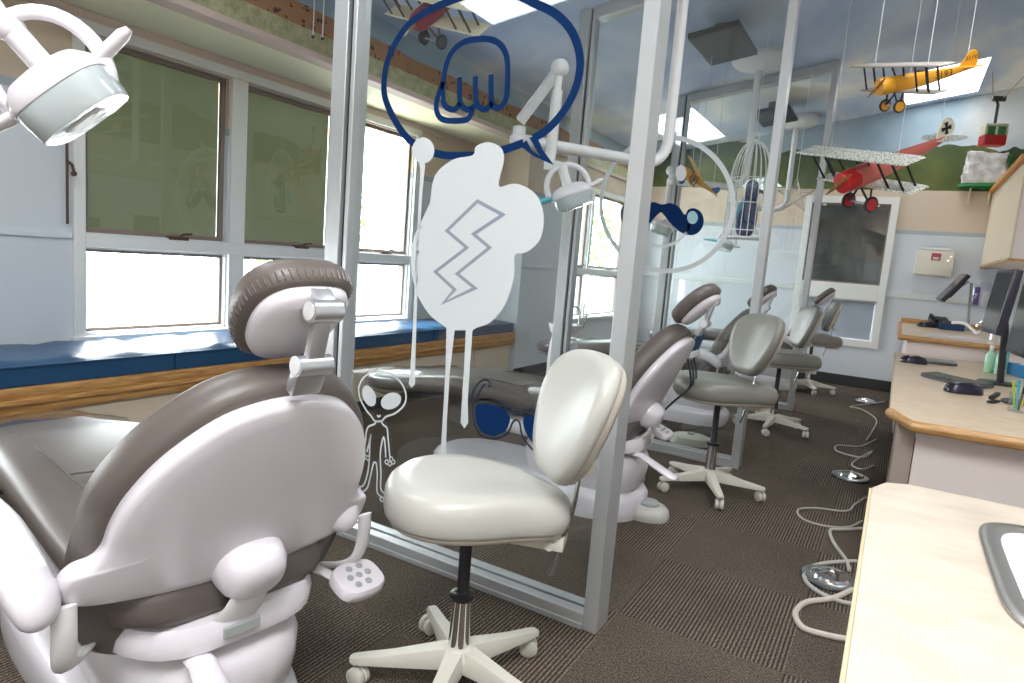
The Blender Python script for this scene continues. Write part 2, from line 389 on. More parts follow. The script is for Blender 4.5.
# shade cloth behind the upper panes: daylight glows through it
m, nt, b, N, L = nodemat('shade_cloth'); SHADE = m
nt.nodes.remove(b); o_ = [n for n in nt.nodes if n.type == 'OUTPUT_MATERIAL'][0]
tr = N('ShaderNodeBsdfTranslucent'); df = N('ShaderNodeBsdfDiffuse'); tp = N('ShaderNodeBsdfTransparent'); mx = N('ShaderNodeMixShader'); mx2 = N('ShaderNodeMixShader')
tr.inputs[0].default_value = (.135, .142, .10, 1); df.inputs[0].default_value = (.20, .215, .16, 1); tp.inputs[0].default_value = (.62, .75, .5, 1)
mx.inputs[0].default_value = .5; mx2.inputs[0].default_value = .012
L(tr.outputs[0], mx.inputs[1]); L(df.outputs[0], mx.inputs[2]); L(mx.outputs[0], mx2.inputs[1]); L(tp.outputs[0], mx2.inputs[2]); L(mx2.outputs[0], o_.inputs[0])
LATCH = mat('bronze_latch', (.10, .06, .04), .4, .5)
def sash_window(n, x, cols, up, lo, shade, casing, latch=True):
    """white casing round a row of sashes in a wall of constant x; the wall's room face is at x"""
    y0, y1 = cols[0][0], cols[-1][1]
    mb = MB(); w, p = casing
    mb.bx(x, x+p, y0-w, y0-.012, lo[0]-w, up[1]+w, .005).bx(x, x+p, y1+.012, y1+w, lo[0]-w, up[1]+w, .005)
    mb.bx(x, x+p, y0-.012, y1+.012, up[1]+.012, up[1]+w, .005).bx(x, x+p, y0-.012, y1+.012, lo[1]+.012, up[0]-.012, .004)
    mb.bx(x, x+p*1.6, y0-w-.02, y1+w+.02, lo[0]-w, lo[0]-.02, .006)
    for (a, c), (e, g) in zip(cols, cols[1:]):
        mb.bx(x, x+p, c+.012, e-.012, lo[0]-.02, lo[1]+.012, .004).bx(x, x+p, c+.012, e-.012, up[0]-.012, up[1]+.012, .004)
    root = struct(f'window_{n}', mb, WFRAME)
    for i, (a, c) in enumerate(cols):
        for k, z in enumerate((up, lo)):
            f = MB(); s = .03 if k == 0 else .02; xx = (x-.07, x-.035)
            f.bx(*xx, a, a+s, z[0], z[1], .003).bx(*xx, c-s, c, z[0], z[1], .003).bx(*xx, a+s, c-s, z[0], z[0]+s, .003).bx(*xx, a+s, c-s, z[1]-s, z[1], .003)
            so = f.build('sash', BRONZE, root, 0)
            MB().bx(x-.055, x-.051, a+s, c-s, z[0]+s, z[1]-s).build('pane', PANE, so, 0)
            if k == 0 and shade[i]:
                MB().bx(x-.10, x-.098, a+.01, c-.012, z[0]+.01, z[1]-.012).build('shade', SHADE, root, 0)
            if k == 0 and latch:
                yc = a+(c-a)*.62
                MB().bx(x-.034, x+.012, yc-.07, yc+.07, z[0]-.012, z[0]+.012, .004).tube([(x+.01, yc, z[0]+.01), (x+.03, yc+.02, z[0]+.03), (x+.025, yc+.08, z[0]+.035)], .008, 6).build('latch', LATCH, root)
    return root
sash_window(1, XW, COLS, UP, LO, (1, 1, 0), (.075, .028))
sash_window(2, XB, WIN2, (1.30, 2.28), (.66, 1.20), (0, 0), (.06, .024))
sash_window(3, XW, [(-.75, .2), (.35, 1.2)], UP, LO, (1, 1), (.075, .028))
# window in the far wall
mb = MB(); y = YF; a, c = FW
for (p, q, r_, s_) in ((a-.085, a, .54, 2.51), (c, c+.085, .54, 2.51), (a, c, 2.42, 2.51), (a, c, 1.16, 1.37), (a, c, .54, .64)): mb.bx(p, q, y-.03, y, r_, s_, .005)
far = struct('window_4', mb, WFRAME)
m, nt, b, N, L = nodemat('dark_screen_mesh'); SCREENM = m
tc = N('ShaderNodeTexCoord'); ck = N('ShaderNodeTexNoise'); ck.inputs['Scale'].default_value = 5; ck.inputs['Detail'].default_value = 5
L(tc.outputs['Object'], ck.inputs[0]); r = ramp(nt, [(.35, (.035, .034, .034)), (.7, (.085, .083, .08))]); L(ck.outputs['Fac'], r.inputs[0]); L(r.outputs[0], b.inputs['Base Color']); b.inputs['Roughness'].default_value = .4
MB().bx(a, c, y+.05, y+.06, 1.37, 2.42).build('screen', SCREENM, far, 0)
MB().bx(a+.02, c-.02, y+.035, y+.038, 1.39, 2.40).build('pane', PANE, far, 0)
f = MB()
for (p, q, r_, s_) in ((a, a+.02, 1.37, 2.42), (c-.02, c, 1.37, 2.42), (a, c, 1.37, 1.39), (a, c, 2.40, 2.42)): f.bx(p, q, y+.01, y+.05, r_, s_)
f.build('sash', BRONZE, far, 0)
f = MB()
for (p, q, r_, s_) in ((a, a+.02, .64, 1.16), (c-.02, c, .64, 1.16), (a, c, .64, .66), (a, c, 1.14, 1.16)): f.bx(p, q, y+.03, y+.06, r_, s_)
f.build('sash', WFRAME, far, 0)
SLAT = mat('blind_slat', (.22, .235, .26), .4); s = MB()
for k in range(20):
    z = .645+k*.0245
    s.add([(a+.02, y+.014, z), (c-.02, y+.014, z), (c-.02, y+.024, z+.027), (a+.02, y+.024, z+.027)], [(0, 1, 2, 3)])
s.bx(a+.02, c-.02, y+.008, y+.034, 1.12, 1.14); s.build('blind', SLAT, far, 0)
MB().bx(a+.02, c-.02, y+.06, y+.064, .66, 1.14).build('pane', PANE, far, 0)
for xx in (a+.15, (a+c)/2, c-.15): MB().bx(xx-.02, xx+.02, y-.0, y+.03, 2.385, 2.41, .003).build('clip', WHITE2, far, 0)
# the ground and a fence outside the windows
GRND = mat('outdoor_paving', (.55, .55, .53), .8, vary=.3, vscale=2.)
struct('ground_outside', MB().bx(-16, XW-.15, -8, 18, -.35, -.3), GRND)
FENCE = mat('outdoor_fence_paint', (.24, .25, .26), .7)
fence = thing('garden_fence', 'pale picket fence seen through the low window panes', 'fence', (-7.4, 0, -.3))
f = MB()
for k in range(60): f.bx(-.012, .012, -1+k*.14, -1+k*.14+.07, .1, 1.35)
f.build('picket_panel', FENCE, fence, 0); MB().bx(.012, .05, -1, 7.4, .3, .38).bx(.012, .05, -1, 7.4, 1.05, 1.13).build('rail', FENCE, fence, 0)
LEAF = mat('tree_leaves', (.12, .26, .05), .6, vary=.6, vscale=9)
BARK = mat('tree_bark', (.15, .10, .06), .8)
for i, (tx, ty, tr_, lb) in enumerate(((-8.6, 17.2, 1.7, 'leafy green tree outside the farther window pair'), (-11.0, 9.4, 1.6, 'leafy tree outside the third alcove window'))):
    t = thing('garden_tree', lb, 'tree', (tx, ty, -.3))
    f = MB()
    for k in range(700):
        v = Vector((random.gauss(0, 1), random.gauss(0, 1), random.gauss(0, 1))).normalized()*tr_*random.random()**.4
        q = Vector((v.x, v.y, v.z*1.1+2.6)); s = .16
        n1 = Vector((random.gauss(0, 1), random.gauss(0, 1), random.gauss(0, 1))).normalized(); n2 = n1.orthogonal().normalized()
        f.add([q-n1*s, q+n2*s*.45, q+n1*s, q-n2*s*.45], [(0, 1, 2, 3)])
    f.build('crown', LEAF, t, 0); MB().tube([(0, 0, 0), (.03, 0, 1.2), (0, .05, 2.6)], [.14, .11, .06], 8).build('trunk', BARK, t)
# vertical crank rod beside the first window
t = thing('window_crank_rod', 'thin dark crank rod hanging on the wall left of the green shaded window', 'rod', (XW+.03, 1.985, 1.28))
MB().tube([(0, 0, 0.06), (0, 0, .95)], .008, 8).build('rod', LATCH, t)
MB().tube([(0, 0, .42), (.035, .01, .40), (.05, .012, .36)], .009, 6).ball((.05, .012, .35), .017).build('crank', LATCH, t)
# ================================================================== WINDOW BENCH
bench = thing('window_bench', 'long built-in window bench with oak edge and tan cabinet front', 'bench', (XB, 2.2, 0))
def lb(y): return y-2.2
PANELS = [-2.1, -.5, 1.0, 2.52, 4.05, 5.5, 6.2]
MB().bx(-.6, -.055, lb(YB+.02), lb(6.23), .0, .40).build('carcass', BEIGEC, bench, 0)
for p, q in zip(PANELS, PANELS[1:]): MB().bx(-.055, -.03, lb(p+.004), lb(q-.004), .10, .398, .003).build('front_panel', BEIGEC, bench, 0)
MB().bx(-.07, -.05, lb(YB+.02), lb(6.2), 0, .10).build('toe_kick', BB, bench, 0)
MB().bx(-.62, .0, lb(YB+.02), lb(6.24), .47, .537, .012).bx(-.06, .012, lb(YB+.02), lb(6.24), .445, .475, .012).bx(-.06, -.005, lb(YB+.02), lb(6.22), .40, .45, .01).build('oak_edge', OAK, bench)
SEAMS = [-2.1, -.45, .62, 2.27, 3.62, 4.75, 6.2]
NAMES = ['blue vinyl bench cushion behind the camera end of the window bench', 'blue vinyl bench cushion left of the first dental chair, mostly out of frame', 'creased blue vinyl bench cushion under the first green shaded window',
         'blue vinyl bench cushion behind the nearest headrest', 'blue vinyl bench cushion behind the left metal stile of the nearest glass partition', 'farthest blue vinyl bench cushion at the end of the bench']
for (p, q), nm in list(zip(zip(SEAMS, SEAMS[1:]), NAMES))[1:]:
    t = thing('bench_cushion', nm, 'cushion', (XB-.31, (p+q)/2, .54), 0, 'blue cushions along the window bench')
    l, w = (q-p)/2-.004, .305
    bm = bmesh.new(); bmesh.ops.create_grid(bm, x_segments=14, y_segments=int(l*26), size=1)
    for v in bm.verts:
        x, y = v.co.x*w, v.co.y*l
        e = min(1, (1-abs(v.co.x))*5)*min(1, (l-abs(y))*14)
        v.co = (x, y, .098+.020*e**.5+.010*math.sin(y*21+x*9)*max(0, math.sin(y*3.1+p))*e + .004*math.sin(y*41-x*13)*e)
    g = bmesh.ops.extrude_face_region(bm, geom=bm.faces[:]); vs = [v for v in g['geom'] if isinstance(v, bmesh.types.BMVert)]
    for v in vs: v.co.z = .0
    m_ = MB(); m_.merge(bm); m_.build('cover', BLUEV, t, 50)
    MB().tube([(w+.001, -l+.01, .096), (w+.001, l-.01, .096)], .006, 6).build('piping', BLUEV, t)
# ================================================================== GLASS PARTITIONS
def partition(label, y0, x0, x1, rz=0):
    t = thing('glass_partition', label, 'partition', (x1, y0, 0), 0, 'glass partitions between the bays')
    w = x1-x0; D = .11; T = lambda x: ceil_z(x1+x)-.003
    def bar(name, a, c, m, z0=0, d0=0., d1=D):
        mb = MB(); mb.add([(a, d0, z0), (c, d0, z0), (c, d1, z0), (a, d1, z0), (a, d0, T(a)), (c, d0, T(c)), (c, d1, T(c)), (a, d1, T(a))], [(0, 1, 2, 3), (4, 5, 6, 7), (0, 1, 5, 4), (1, 2, 6, 5), (2, 3, 7, 6), (3, 0, 4, 7)])
        bmesh.ops.recalc_face_normals(mb.bm, faces=mb.bm.faces); bmesh.ops.bevel(mb.bm, geom=mb.bm.edges[:], offset=.003, segments=1, affect='EDGES')
        return mb.build(name, m, t, 0)
    bar('front_post', -.057, 0, FRAME); bar('end_post', -w, -w+.085, FRAME); bar('gap_seal', -w+.085, -w+.102, BLACK, 0, .02, D-.02); bar('inner_stile', -w+.102, -w+.126, FRAME, 0, .012, D-.012)
    a, c = -w+.126, -.057
    MB().bx(a, c, -.004, .02, 0, .022, .003).bx(a, c, 0, .0475, .0, .062, .003).bx(a, c, .0625, D, 0, .062, .003).build('sill_rail', FRAME, t, 0)
    MB().bx(a, c, .0475, .0625, .02, .052).build('glazing_channel', BLACK, t, 0)
    mb = MB(); h = .085
    mb.add([(a, .0, T(a)-h), (c, .0, T(c)-h), (c, D, T(c)-h), (a, D, T(a)-h), (a, .0, T(a)), (c, .0, T(c)), (c, D, T(c)), (a, D, T(a))], [(0, 1, 2, 3), (4, 5, 6, 7), (0, 1, 5, 4), (1, 2, 6, 5), (2, 3, 7, 6), (3, 0, 4, 7)])
    mb.build('top_rail', FRAME, t, 0)
    mb = MB(); g0, g1 = .051, .059
    mb.add([(a, g0, .05), (c, g0, .05), (c, g1, .05), (a, g1, .05), (a, g0, T(a)-h), (c, g0, T(c)-h), (c, g1, T(c)-h), (a, g1, T(a)-h)], [(0, 1, 2, 3), (4, 5, 6, 7), (0, 1, 5, 4), (1, 2, 6, 5), (2, 3, 7, 6), (3, 0, 4, 7)])
    mb.build('glass_panel', GLASS, t, 0)
    return t
P1 = partition('nearest floor to ceiling glass partition with speech bubble, splat and alien decals', 2.14, -2.275, -.791)
P2 = partition('middle glass partition with the white circle and mustache decals', 4.685, -2.36, -.808)
P3 = partition('farthest glass partition, plain, near the far window', 7.25, -2.37, -.795)
# ---- decals: flat vinyl on the glass, given in the glass plane
def decal_tools(P, yg):
    inv = P.location.copy()
    def w(px, py, off=0): p = on_y(px, py, yg-off); return p-inv
    def ribbon(pts, width, closed=False, off=0., n=6):
        Q = spline([w(*p, off) for p in pts], n, closed); k = len(Q); mb = []
        L_, R_ = [], []
        for i in range(k):
            a = Q[(i-1) % k] if (closed or i) else Q[i]; c = Q[(i+1) % k] if (closed or i < k-1) else Q[i]
            t = (c-a).normalized(); nn = Vector((-t.z, 0, t.x))*width/2
            L_.append(Q[i]+nn); R_.append(Q[i]-nn)
        return L_, R_, closed
    def strips(mb, *rs):
        for L_, R_, cl in rs:
            k = len(L_); V = [mb.bm.verts.new(p) for p in L_]; W = [mb.bm.verts.new(p) for p in R_]
            for i in range(k if cl else k-1): mb.bm.faces.new((V[i], V[(i+1) % k], W[(i+1) % k], W[i]))
        return mb
    return w, ribbon, strips
w, ribbon, strips = decal_tools(P1, 2.14+.0495)
def dec(mb, name, m, P, label):
    o = mb.build(name, m, P, 0); o['label'] = label; return o
def cr(x0, y0, s, pts): return [(x0+a/s, y0+b_/s) for a, b_ in pts]
bub = cr(370, 0, 4.27, [(655, 610), (570, 640), (490, 660), (400, 665), (280, 655), (160, 590), (75, 450), (60, 350), (85, 230), (160, 110), (260, 40), (350, 2), (440, -28), (530, -40), (620, -25), (700, 12), (800, 65), (870, 150), (897, 260), (880, 370), (830, 470), (760, 550), (695, 592)])
mb = strips(MB(), ribbon(bub, .031))
mb.poly([w(*p) for p in cr(370, 0, 4.27, [(640, 622), (668, 598), (690, 640), (725, 665), (680, 588), (712, 580), (738, 640), (785, 705), (700, 668)])])
dec(mb, 'speech_bubble_decal', NAVY, P1, 'navy speech bubble outline decal')
F = lambda pts: cr(370, 0, 4.27, pts)
mb = strips(MB(), ribbon(F([(335, 465), (315, 440), (312, 370), (320, 300), (345, 230), (400, 180), (490, 166), (550, 185), (583, 240), (588, 330), (580, 420), (552, 460), (522, 445), (517, 380), (517, 318)]), .024),
       ribbon(F([(522, 440), (490, 468), (458, 445), (450, 390), (450, 325)]), .024), ribbon(F([(455, 445), (420, 468), (388, 445), (382, 390), (382, 330)]), .024), ribbon(F([(385, 440), (360, 468), (330, 462)]), .024),
       ribbon(F([(312, 350), (285, 430), (288, 485), (320, 513), (405, 513), (430, 490), (438, 460)]), .024))
dec(mb, 'fist_decal', NAVY, P1, 'navy clenched fist outline decal')
S = lambda pts: [w(*p, .001) for p in cr(400, 130, 2.067, pts)]
spl = sp2([(62, 150), (72, 95), (108, 62), (150, 52), (157, 34), (183, 25), (209, 37), (215, 62), (207, 95), (206, 117), (240, 111), (280, 132), (297, 175), (290, 225), (262, 252), (238, 258), (236, 300), (220, 355), (190, 395), (158, 409)], 5, False)
drip = [(150, 414), (145, 480), (140, 560), (141, 605), (133, 617), (125, 605), (128, 560), (133, 480), (136, 414), (113, 414), (103, 500), (97, 600), (94, 700), (82, 700), (88, 600), (94, 500), (96, 409)]
spl2 = sp2([(90, 405), (58, 378), (32, 330), (22, 270), (28, 225), (48, 180)], 5, False)
mb = MB().poly(S(spl+drip+spl2))
small = [(48+23*math.cos(a), 42+27*math.sin(a)) for a in [PI*.62+i*(2*PI-.5)/20 for i in range(21)]]
mb.poly(S(small+[(52, 75), (47, 120), (42, 200), (37, 300), (34, 400), (31, 500), (31, 525), (24, 533), (18, 525), (21, 500), (27, 400), (31, 300), (36, 200), (40, 120), (42, 80)]))
dec(mb, 'splat_decal', DWHITE, P1, 'white dripping splat decal')
def poly_ribbon(pts, width, off):   # straight-sided closed outline with mitred corners
    Q = [w(*p, off) for p in pts]; k = len(Q); Lf, Rt = [], []
    for i in range(k):
        a = (Q[i]-Q[i-1]).normalized(); c = (Q[(i+1) % k]-Q[i]).normalized(); b1 = (a+c)
        t = b1.normalized() if b1.length > .15 else a
        n_ = Vector((-t.z, 0, t.x)); na = Vector((-a.z, 0, a.x)); s_ = width/2/max(.35, n_.dot(na))
        Lf.append(Q[i]+n_*s_); Rt.append(Q[i]-n_*s_)
    return Lf, Rt, True
mb = strips(MB(), poly_ribbon(cr(400, 130, 2.067, [(160, 147), (212, 175), (152, 215), (185, 243), (118, 297), (155, 327), (90, 357), (113, 330), (73, 293), (138, 243), (97, 208)]), .014, .002))
dec(mb, 'lightning_bolt_decal', DGLINE, P1, 'grey lightning bolt outline on the splat')
A = lambda pts: cr(330, 350, 4.02, pts); lw = .0085
mb = strips(MB(), ribbon(A([(130, 215), (118, 185), (117, 145), (140, 106), (185, 88), (240, 93), (285, 130), (305, 180), (297, 222), (262, 254), (225, 268), (207, 285), (180, 285), (165, 265), (148, 245)]), lw, True),
       ribbon(A([(189, 262), (196, 268), (203, 262)]), lw),
       ribbon(A([(185, 285), (178, 298), (155, 308), (146, 330), (142, 370), (133, 408)]), lw), ribbon(A([(206, 285), (213, 300), (229, 314), (233, 350), (241, 432)]), lw),
       ribbon(A([(148, 410), (158, 370), (165, 338), (160, 380), (158, 440), (150, 500), (133, 545), (105, 548), (82, 543)]), lw),
       ribbon(A([(224, 432), (222, 390), (216, 350), (206, 385), (202, 430), (205, 500), (205, 560), (232, 585)]), lw),
       ribbon(A([(128, 572), (150, 553), (163, 505), (174, 458), (180, 452), (186, 458), (190, 500), (189, 568), (205, 590)]), lw),
       *[ribbon(A([(cx-7, cy), (cx, cy-9), (cx+7, cy), (cx, cy+9)]), lw*.8, True) for cx, cy in ((130, 422), (141, 430), (152, 434), (228, 450), (240, 457), (254, 450), (246, 438), (86, 548), (102, 565), (122, 575), (116, 560), (208, 600), (220, 606), (228, 594))])
for cx, cy, rx, ry, an in ((245, 205, 43, 32, -.45), (157, 185, 25, 44, -.35)):
    mb.poly([w(*p, .0005) for p in A([(cx+rx*math.cos(t)*math.cos(an)-ry*math.sin(t)*math.sin(an), cy+rx*math.cos(t)*math.sin(an)+ry*math.sin(t)*math.cos(an)) for t in [i*2*PI/22 for i in range(22)]])])
dec(mb, 'alien_decal', DWHITE, P1, 'white line-drawn alien decal')
G = lambda pts: cr(370, 340, 4.879, pts)
mb = MB()
for pts in ([(517, 322), (570, 312), (640, 330), (672, 352), (684, 385), (664, 440), (630, 460), (600, 467), (548, 450), (518, 395)], [(748, 384), (775, 368), (850, 372), (930, 400), (950, 450), (930, 520), (880, 560), (800, 510), (755, 440)]):
    mb.poly([w(*p) for p in G(sp2(pts, 4))])
dec(mb, 'sunglasses_lens_decal', NAVY, P1, 'navy lenses of the sunglasses decal')
mb = strips(MB(), *[ribbon(G(p), .0085, c_, .0015) for p, c_ in (([(505, 310), (560, 290), (640, 310), (690, 350), (720, 362), (760, 350), (860, 352), (960, 380), (985, 440), (960, 540), (890, 590), (800, 540), (745, 470), (730, 405), (712, 390), (695, 405), (670, 455), (610, 482), (540, 465), (508, 395)], True), ([(492, 298), (500, 260), (530, 210), (560, 195), (582, 205), (588, 225), (575, 222)], False), ([(524, 285), (535, 250), (560, 215)], False), ([(492, 298), (580, 288), (650, 312), (720, 338), (800, 338)], False))])
dec(mb, 'sunglasses_outline_decal', mat('dark_navy_vinyl', (.006, .010, .025), .6), P1, 'dark outline of the sunglasses decal')
w, ribbon, strips = decal_tools(P2, 4.685+.0495)
mb = strips(MB(), ribbon([(667+66*math.cos(t), 204+67*math.sin(t)) for t in [i*2*PI/28 for i in range(28)]], .034, True))
H_ = lambda pts: cr(600, 100, 4.27, pts)
mb = strips(mb, ribbon(H_([(385, 515), (372, 560), (330, 603), (270, 625), (200, 615), (170, 600)]), .022))
dec(mb, 'circle_decal', DWHITE, P2, 'white circle and chain decal')
mb = MB().poly([w(*p) for p in H_(sp2([(258, 480), (240, 495), (205, 530), (150, 560), (110, 545), (88, 500), (92, 460), (120, 452), (150, 490), (185, 460), (225, 436), (265, 446), (300, 440), (335, 455), (362, 490), (375, 470), (400, 462), (430, 478), (443, 515), (430, 555), (395, 577), (345, 565), (300, 525), (272, 490)], 4))])
dec(mb, 'mustache_decal', NAVY, P2, 'navy mustache decal')
mb = MB().poly([w(*p, .001) for p in H_([(395+23*math.cos(t), 502+28*math.sin(t)) for t in [i*2*PI/20 for i in range(20)]])])
dec(mb, 'monocle_decal', mat('pale_teal_vinyl', (.35, .55, .60), .5), P2, 'pale teal monocle decal')
mb = MB().poly([w(*p, .001) for p in [(681+5.5*math.cos(t), 173+8*math.sin(t)) for t in [i*2*PI/20 for i in range(20)]]])
dec(mb, 'dot_decal', DWHITE, P2, 'white dot decal')
# ================================================================== DENTAL CHAIRS
def sup(cx, cy, a, b_, e=3., n=36):
    return [(cx+a*abs(math.cos(t))**(2/e)*math.copysign(1, math.cos(t)), cy+b_*abs(math.sin(t))**(2/e)*math.copysign(1, math.sin(t))) for t in [2*PI*i/n for i in range(n)]]
flat_xy = lambda u, v, d: (u, v, d)
CHAIRS = 'dental chairs in a row, heads toward the desks'
def make_chair(label, loc, rz):
    t = thing('dental_chair', label, 'dental chair', loc, rz, CHAIRS)
    # floor base and lift housing
    MB().pillow(sup(.16, 0, .68, .27, 3.4), [(.99, 0), (1, .02), (1, .10), (.97, .13), (.86, .150), (.5, .158), (0, .16)], flat_xy).build('floor_base', WHITE, t, 50)
    MB().pillow(sup(.48, 0, .33, .22, 3.), [(.92, .14), (1., .17), (1.05, .24), (1.06, .30), (1., .345), (.85, .365), (0, .37)], flat_xy).build('lift_housing', WHITE, t, 50)
    MB().pillow(sup(.33, 0, .50, .275, 3.6), [(.7, .365), (.93, .37), (1, .385), (1.01, .42), (.98, .45), (.9, .455), (0, .455)], flat_xy).build('seat_frame', WHITE, t, 50)
    MB().tube([(.68, -.11, .372), (.84, -.115, .37), (.93, -.125, .335), (1.03, -.14, .30), (1.05, -.143, .296)], [.028, .032, .036, .036, .02], 12, flat=.4, up=(0, 0, 1)).build('release_pedal', WHITE, t)
    MB().box((.836, -.02, .42), (.01, .09, .028), .003).build('rating_plate', GREYP, t, 0)
    # seat and leg rest
    X = [(-1.085, .05, .485, .465), (-1.075, .13, .505, .44), (-1.04, .19, .52, .42), (-.95, .22, .535, .42), (-.8, .235, .555, .435), (-.5, .255, .61, .47), (-.3, .268, .645, .49), (0, .28, .64, .49), (.35, .288, .61, .475), (.6, .288, .595, .45), (.73, .275, .58, .445), (.79, .22, .56, .455), (.80, .15, .54, .47)]
    rings = []
    for x, hw, zt, zb in X:
        ring = []
        for i in range(28):
            a = 2*PI*i/28; cy = abs(math.cos(a))**.5*math.copysign(1, math.cos(a)); sz = abs(math.sin(a))**.55*math.copysign(1, math.sin(a))
            zz = (zt+zb)/2+(zt-zb)/2*sz
            if sz > 0: zz -= .015*(1-cy*cy)*(1 if -1 < x < .75 else 0)
            ring.append((x, hw*cy, zz))
        rings.append(ring)
    seat = MB().loft(rings).build('seat_cushion', TAUPE, t, 60)
    sl = MB(); sl.tube(spline([(.55, -.15, .588), (.2, -.16, .618), (-.1, -.165, .632), (-.4, -.155, .612), (-.7, -.14, .557)], 6), .0025, 6).tube(spline([(.55, .15, .588), (.2, .16, .618), (-.1, .165, .632), (-.4, .155, .612), (-.7, .14, .557)], 6), .0025, 6).tube([(.1, -.16, .626), (.1, 0, .615), (.1, .16, .626)], .0025, 6)
    sl.build('seam', mat('seam_brown', (.085, .068, .058), .6), seat)
    # crinkled clear sleeve over the toe end
    bm = bmesh.new(); k = MB(); rr = []
    for x, hw, zt, zb in [(-1.10, .05, .49, .46), (-1.09, .15, .515, .425), (-1.05, .205, .535, .405), (-.95, .235, .55, .395), (-.83, .25, .568, .395), (-.70, .262, .59, .40), (-.60, .27, .607, .41)]:
        ring = []
        for i in range(40):
            a = 2*PI*i/40; cy = abs(math.cos(a))**.5*math.copysign(1, math.cos(a)); sz = abs(math.sin(a))**.55*math.copysign(1, math.sin(a))
            ring.append((x, hw*cy*(1+random.uniform(-.02, .02)), (zt+zb)/2+(zt-zb)/2*sz+random.uniform(-.004, .007)))
        rr.append(ring)
    k.loft(rr, False).build('toe_sleeve', CLEARP, t, 80)['label'] = 'crinkled clear plastic sleeve over the toe end'
    # backrest
    B = Vector((.74, 0, .50)); e = Vector((.415, 0, .91)).normalized(); nf = Vector((-.91, 0, .415)).normalized()
    def bk(u, v, d): return B+e*v+Vector((0, u, 0))+nf*(d+.30*u*u-.10*(v-.3)**2)
    half = [(0, -.178), (.18, -.173), (.285, -.14), (.335, -.05), (.345, .06), (.338, .2), (.325, .32), (.27, .44), (.18, .545), (.10, .59), (0, .605)]
    cush = mirror_outline(half)
    MB().pillow(cush, [(0, 0), (.5, 0), (.85, 0), (.95, .003), (.985, .02), (1, .05), (.985, .085), (.95, .102), (.85, .108), (.5, .10), (0, .10)], bk).build('back_cushion', TAUPE, t, 60)
    sh = mirror_outline([(0, .06), (.15, .06), (.29, .065), (.355, .075), (.375, .105), (.37, .15), (.335, .172), (.312, .21), (.305, .27), (.285, .345), (.235, .44), (.155, .525), (.08, .56), (0, .57)], 5)
    MB().pillow(sh, [(0, -.044), (.5, -.042), (.85, -.038), (.955, -.034), (.985, -.030), (.997, -.024), (1, -.016), (1, .004), (.97, .012), (.6, .012), (0, .012)], bk).build('back_shell', WHITE, t, 60)
    # pivot cap and support strap behind the back
    MB().pillow(sup(0, 0, .085, .075, 2.4, 28), [(1, -.02), (1, .02), (.93, .05), (.75, .075), (.4, .088), (0, .09)], lambda u, v, d: B+e*(.10+v)+Vector((0, u, 0))-nf*(.03+d)).build('pivot_cap', WHITE, t, 60)
    MB().tube([(.825, 0, .575), (.855, -.005, .525), (.84, -.02, .475), (.81, -.03, .435)], [.04, .045, .05, .055], 12, flat=.22, up=nf).build('support_strap', WHITE2, t)
    # headrest: pad, plate and hinge
    Hc = Vector((.99, 0, 1.185)); eh = Vector((.71, 0, .704)).normalized(); nh = Vector((-.704, 0, .71)).normalized()
    def hd(u, v, d): return Hc+eh*v+Vector((0, u, 0))+nh*(d+.9*u*u)
    ho = mirror_outline([(0, -.142), (.06, -.135), (.10, -.09), (.122, -.01), (.116, .065), (.075, .115), (0, .13)])
    pad = MB().pillow(ho, [(0, 0), (.6, 0), (.9, 0), (.97, .008), (1, .028), (.985, .05), (.92, .066), (.6, .068), (0, .064)], hd).build('headrest_pad', TAUPE, t, 60)
    wr = MB()
    n = len(ho)
    for j in range(0, n, 1):
        u, v = ho[j]; wr.tube([hd(u*.975, v*.975, .008), hd(u*1.004, v*1.004, .028)], .0022, 5)
    wr.build('gathered_edge', TAUPE, pad)
    MB().pillow([(u*.84, v*.84) for u, v in ho], [(0, -.034), (.6, -.032), (.9, -.026), (.98, -.016), (1, -.004), (1, .01), (.6, .01), (0, .01)], hd).build('headrest_plate', WHITE, t, 60)
    k1, k2 = Vector((1.084, 0, 1.213)), Vector((1.052, 0, 1.095))
    hg = MB().cyl(k1+Vector((0, -.034, 0)), k1+Vector((0, .034, 0)), .025, 24).cyl(k2+Vector((0, -.040, 0)), k2+Vector((0, .040, 0)), .022, 24)
    d_ = (k1-k2).normalized(); hg.box((k1+k2)/2, (.02, .040, (k1-k2).length), .004, Matrix((Vector((d_.z, 0, -d_.x)), Vector((0, 1, 0)), d_)).transposed())
    hg.box(k1+nh*.02, (.05, .05, .045), .006, Matrix((nh, Vector((0, 1, 0)), eh)).transposed())
    hg.box(k2+Vector((-.02, 0, -.035)), (.03, .07, .06), .006, Matrix((nf, Vector((0, 1, 0)), e)).transposed())
    hinge = hg.build('headrest_hinge', ALU, t, 40)
    for kk, hl, r_ in ((k1, .0355, .019), (k2, .0415, .017)):
        for s in (-1, 1): MB().cyl(kk+Vector((0, s*(hl-.004), 0)), kk+Vector((0, s*hl, 0)), r_, 20).build('hinge_cap', WHITE2, hinge)
    # arms
    for s, wd in ((-1, 1.06), (1, .72)):
        ar = MB().tube(spline([(a_, s*wd*b_, c_) for a_, b_, c_ in ((.80, .39, .565), (.79, .395, .60), (.75, .40, .635), (.66, .395, .66), (.50, .38, .67), (.34, .372, .665), (.28, .365, .66))], 4), [.018, .03, .04, .046, .05, .053, .055, .056, .057, .056, .055, .053, .05, .048, .046, .043, .041, .039, .037, .034, .032, .03, .026, .02, .008], 14, flat=.72, up=(0, 0, 1)).build('armrest', WHITE, t, 60)
        MB().tube(spline([(.785, s*.372, .585), (.785, s*.372, .52), (.765, s*.365, .45), (.72, s*.33, .42), (.62, s*.25, .415)], 4), .024, 10, flat=.35, up=(1, 0, 0)).build('arm_bracket', WHITE2, ar)
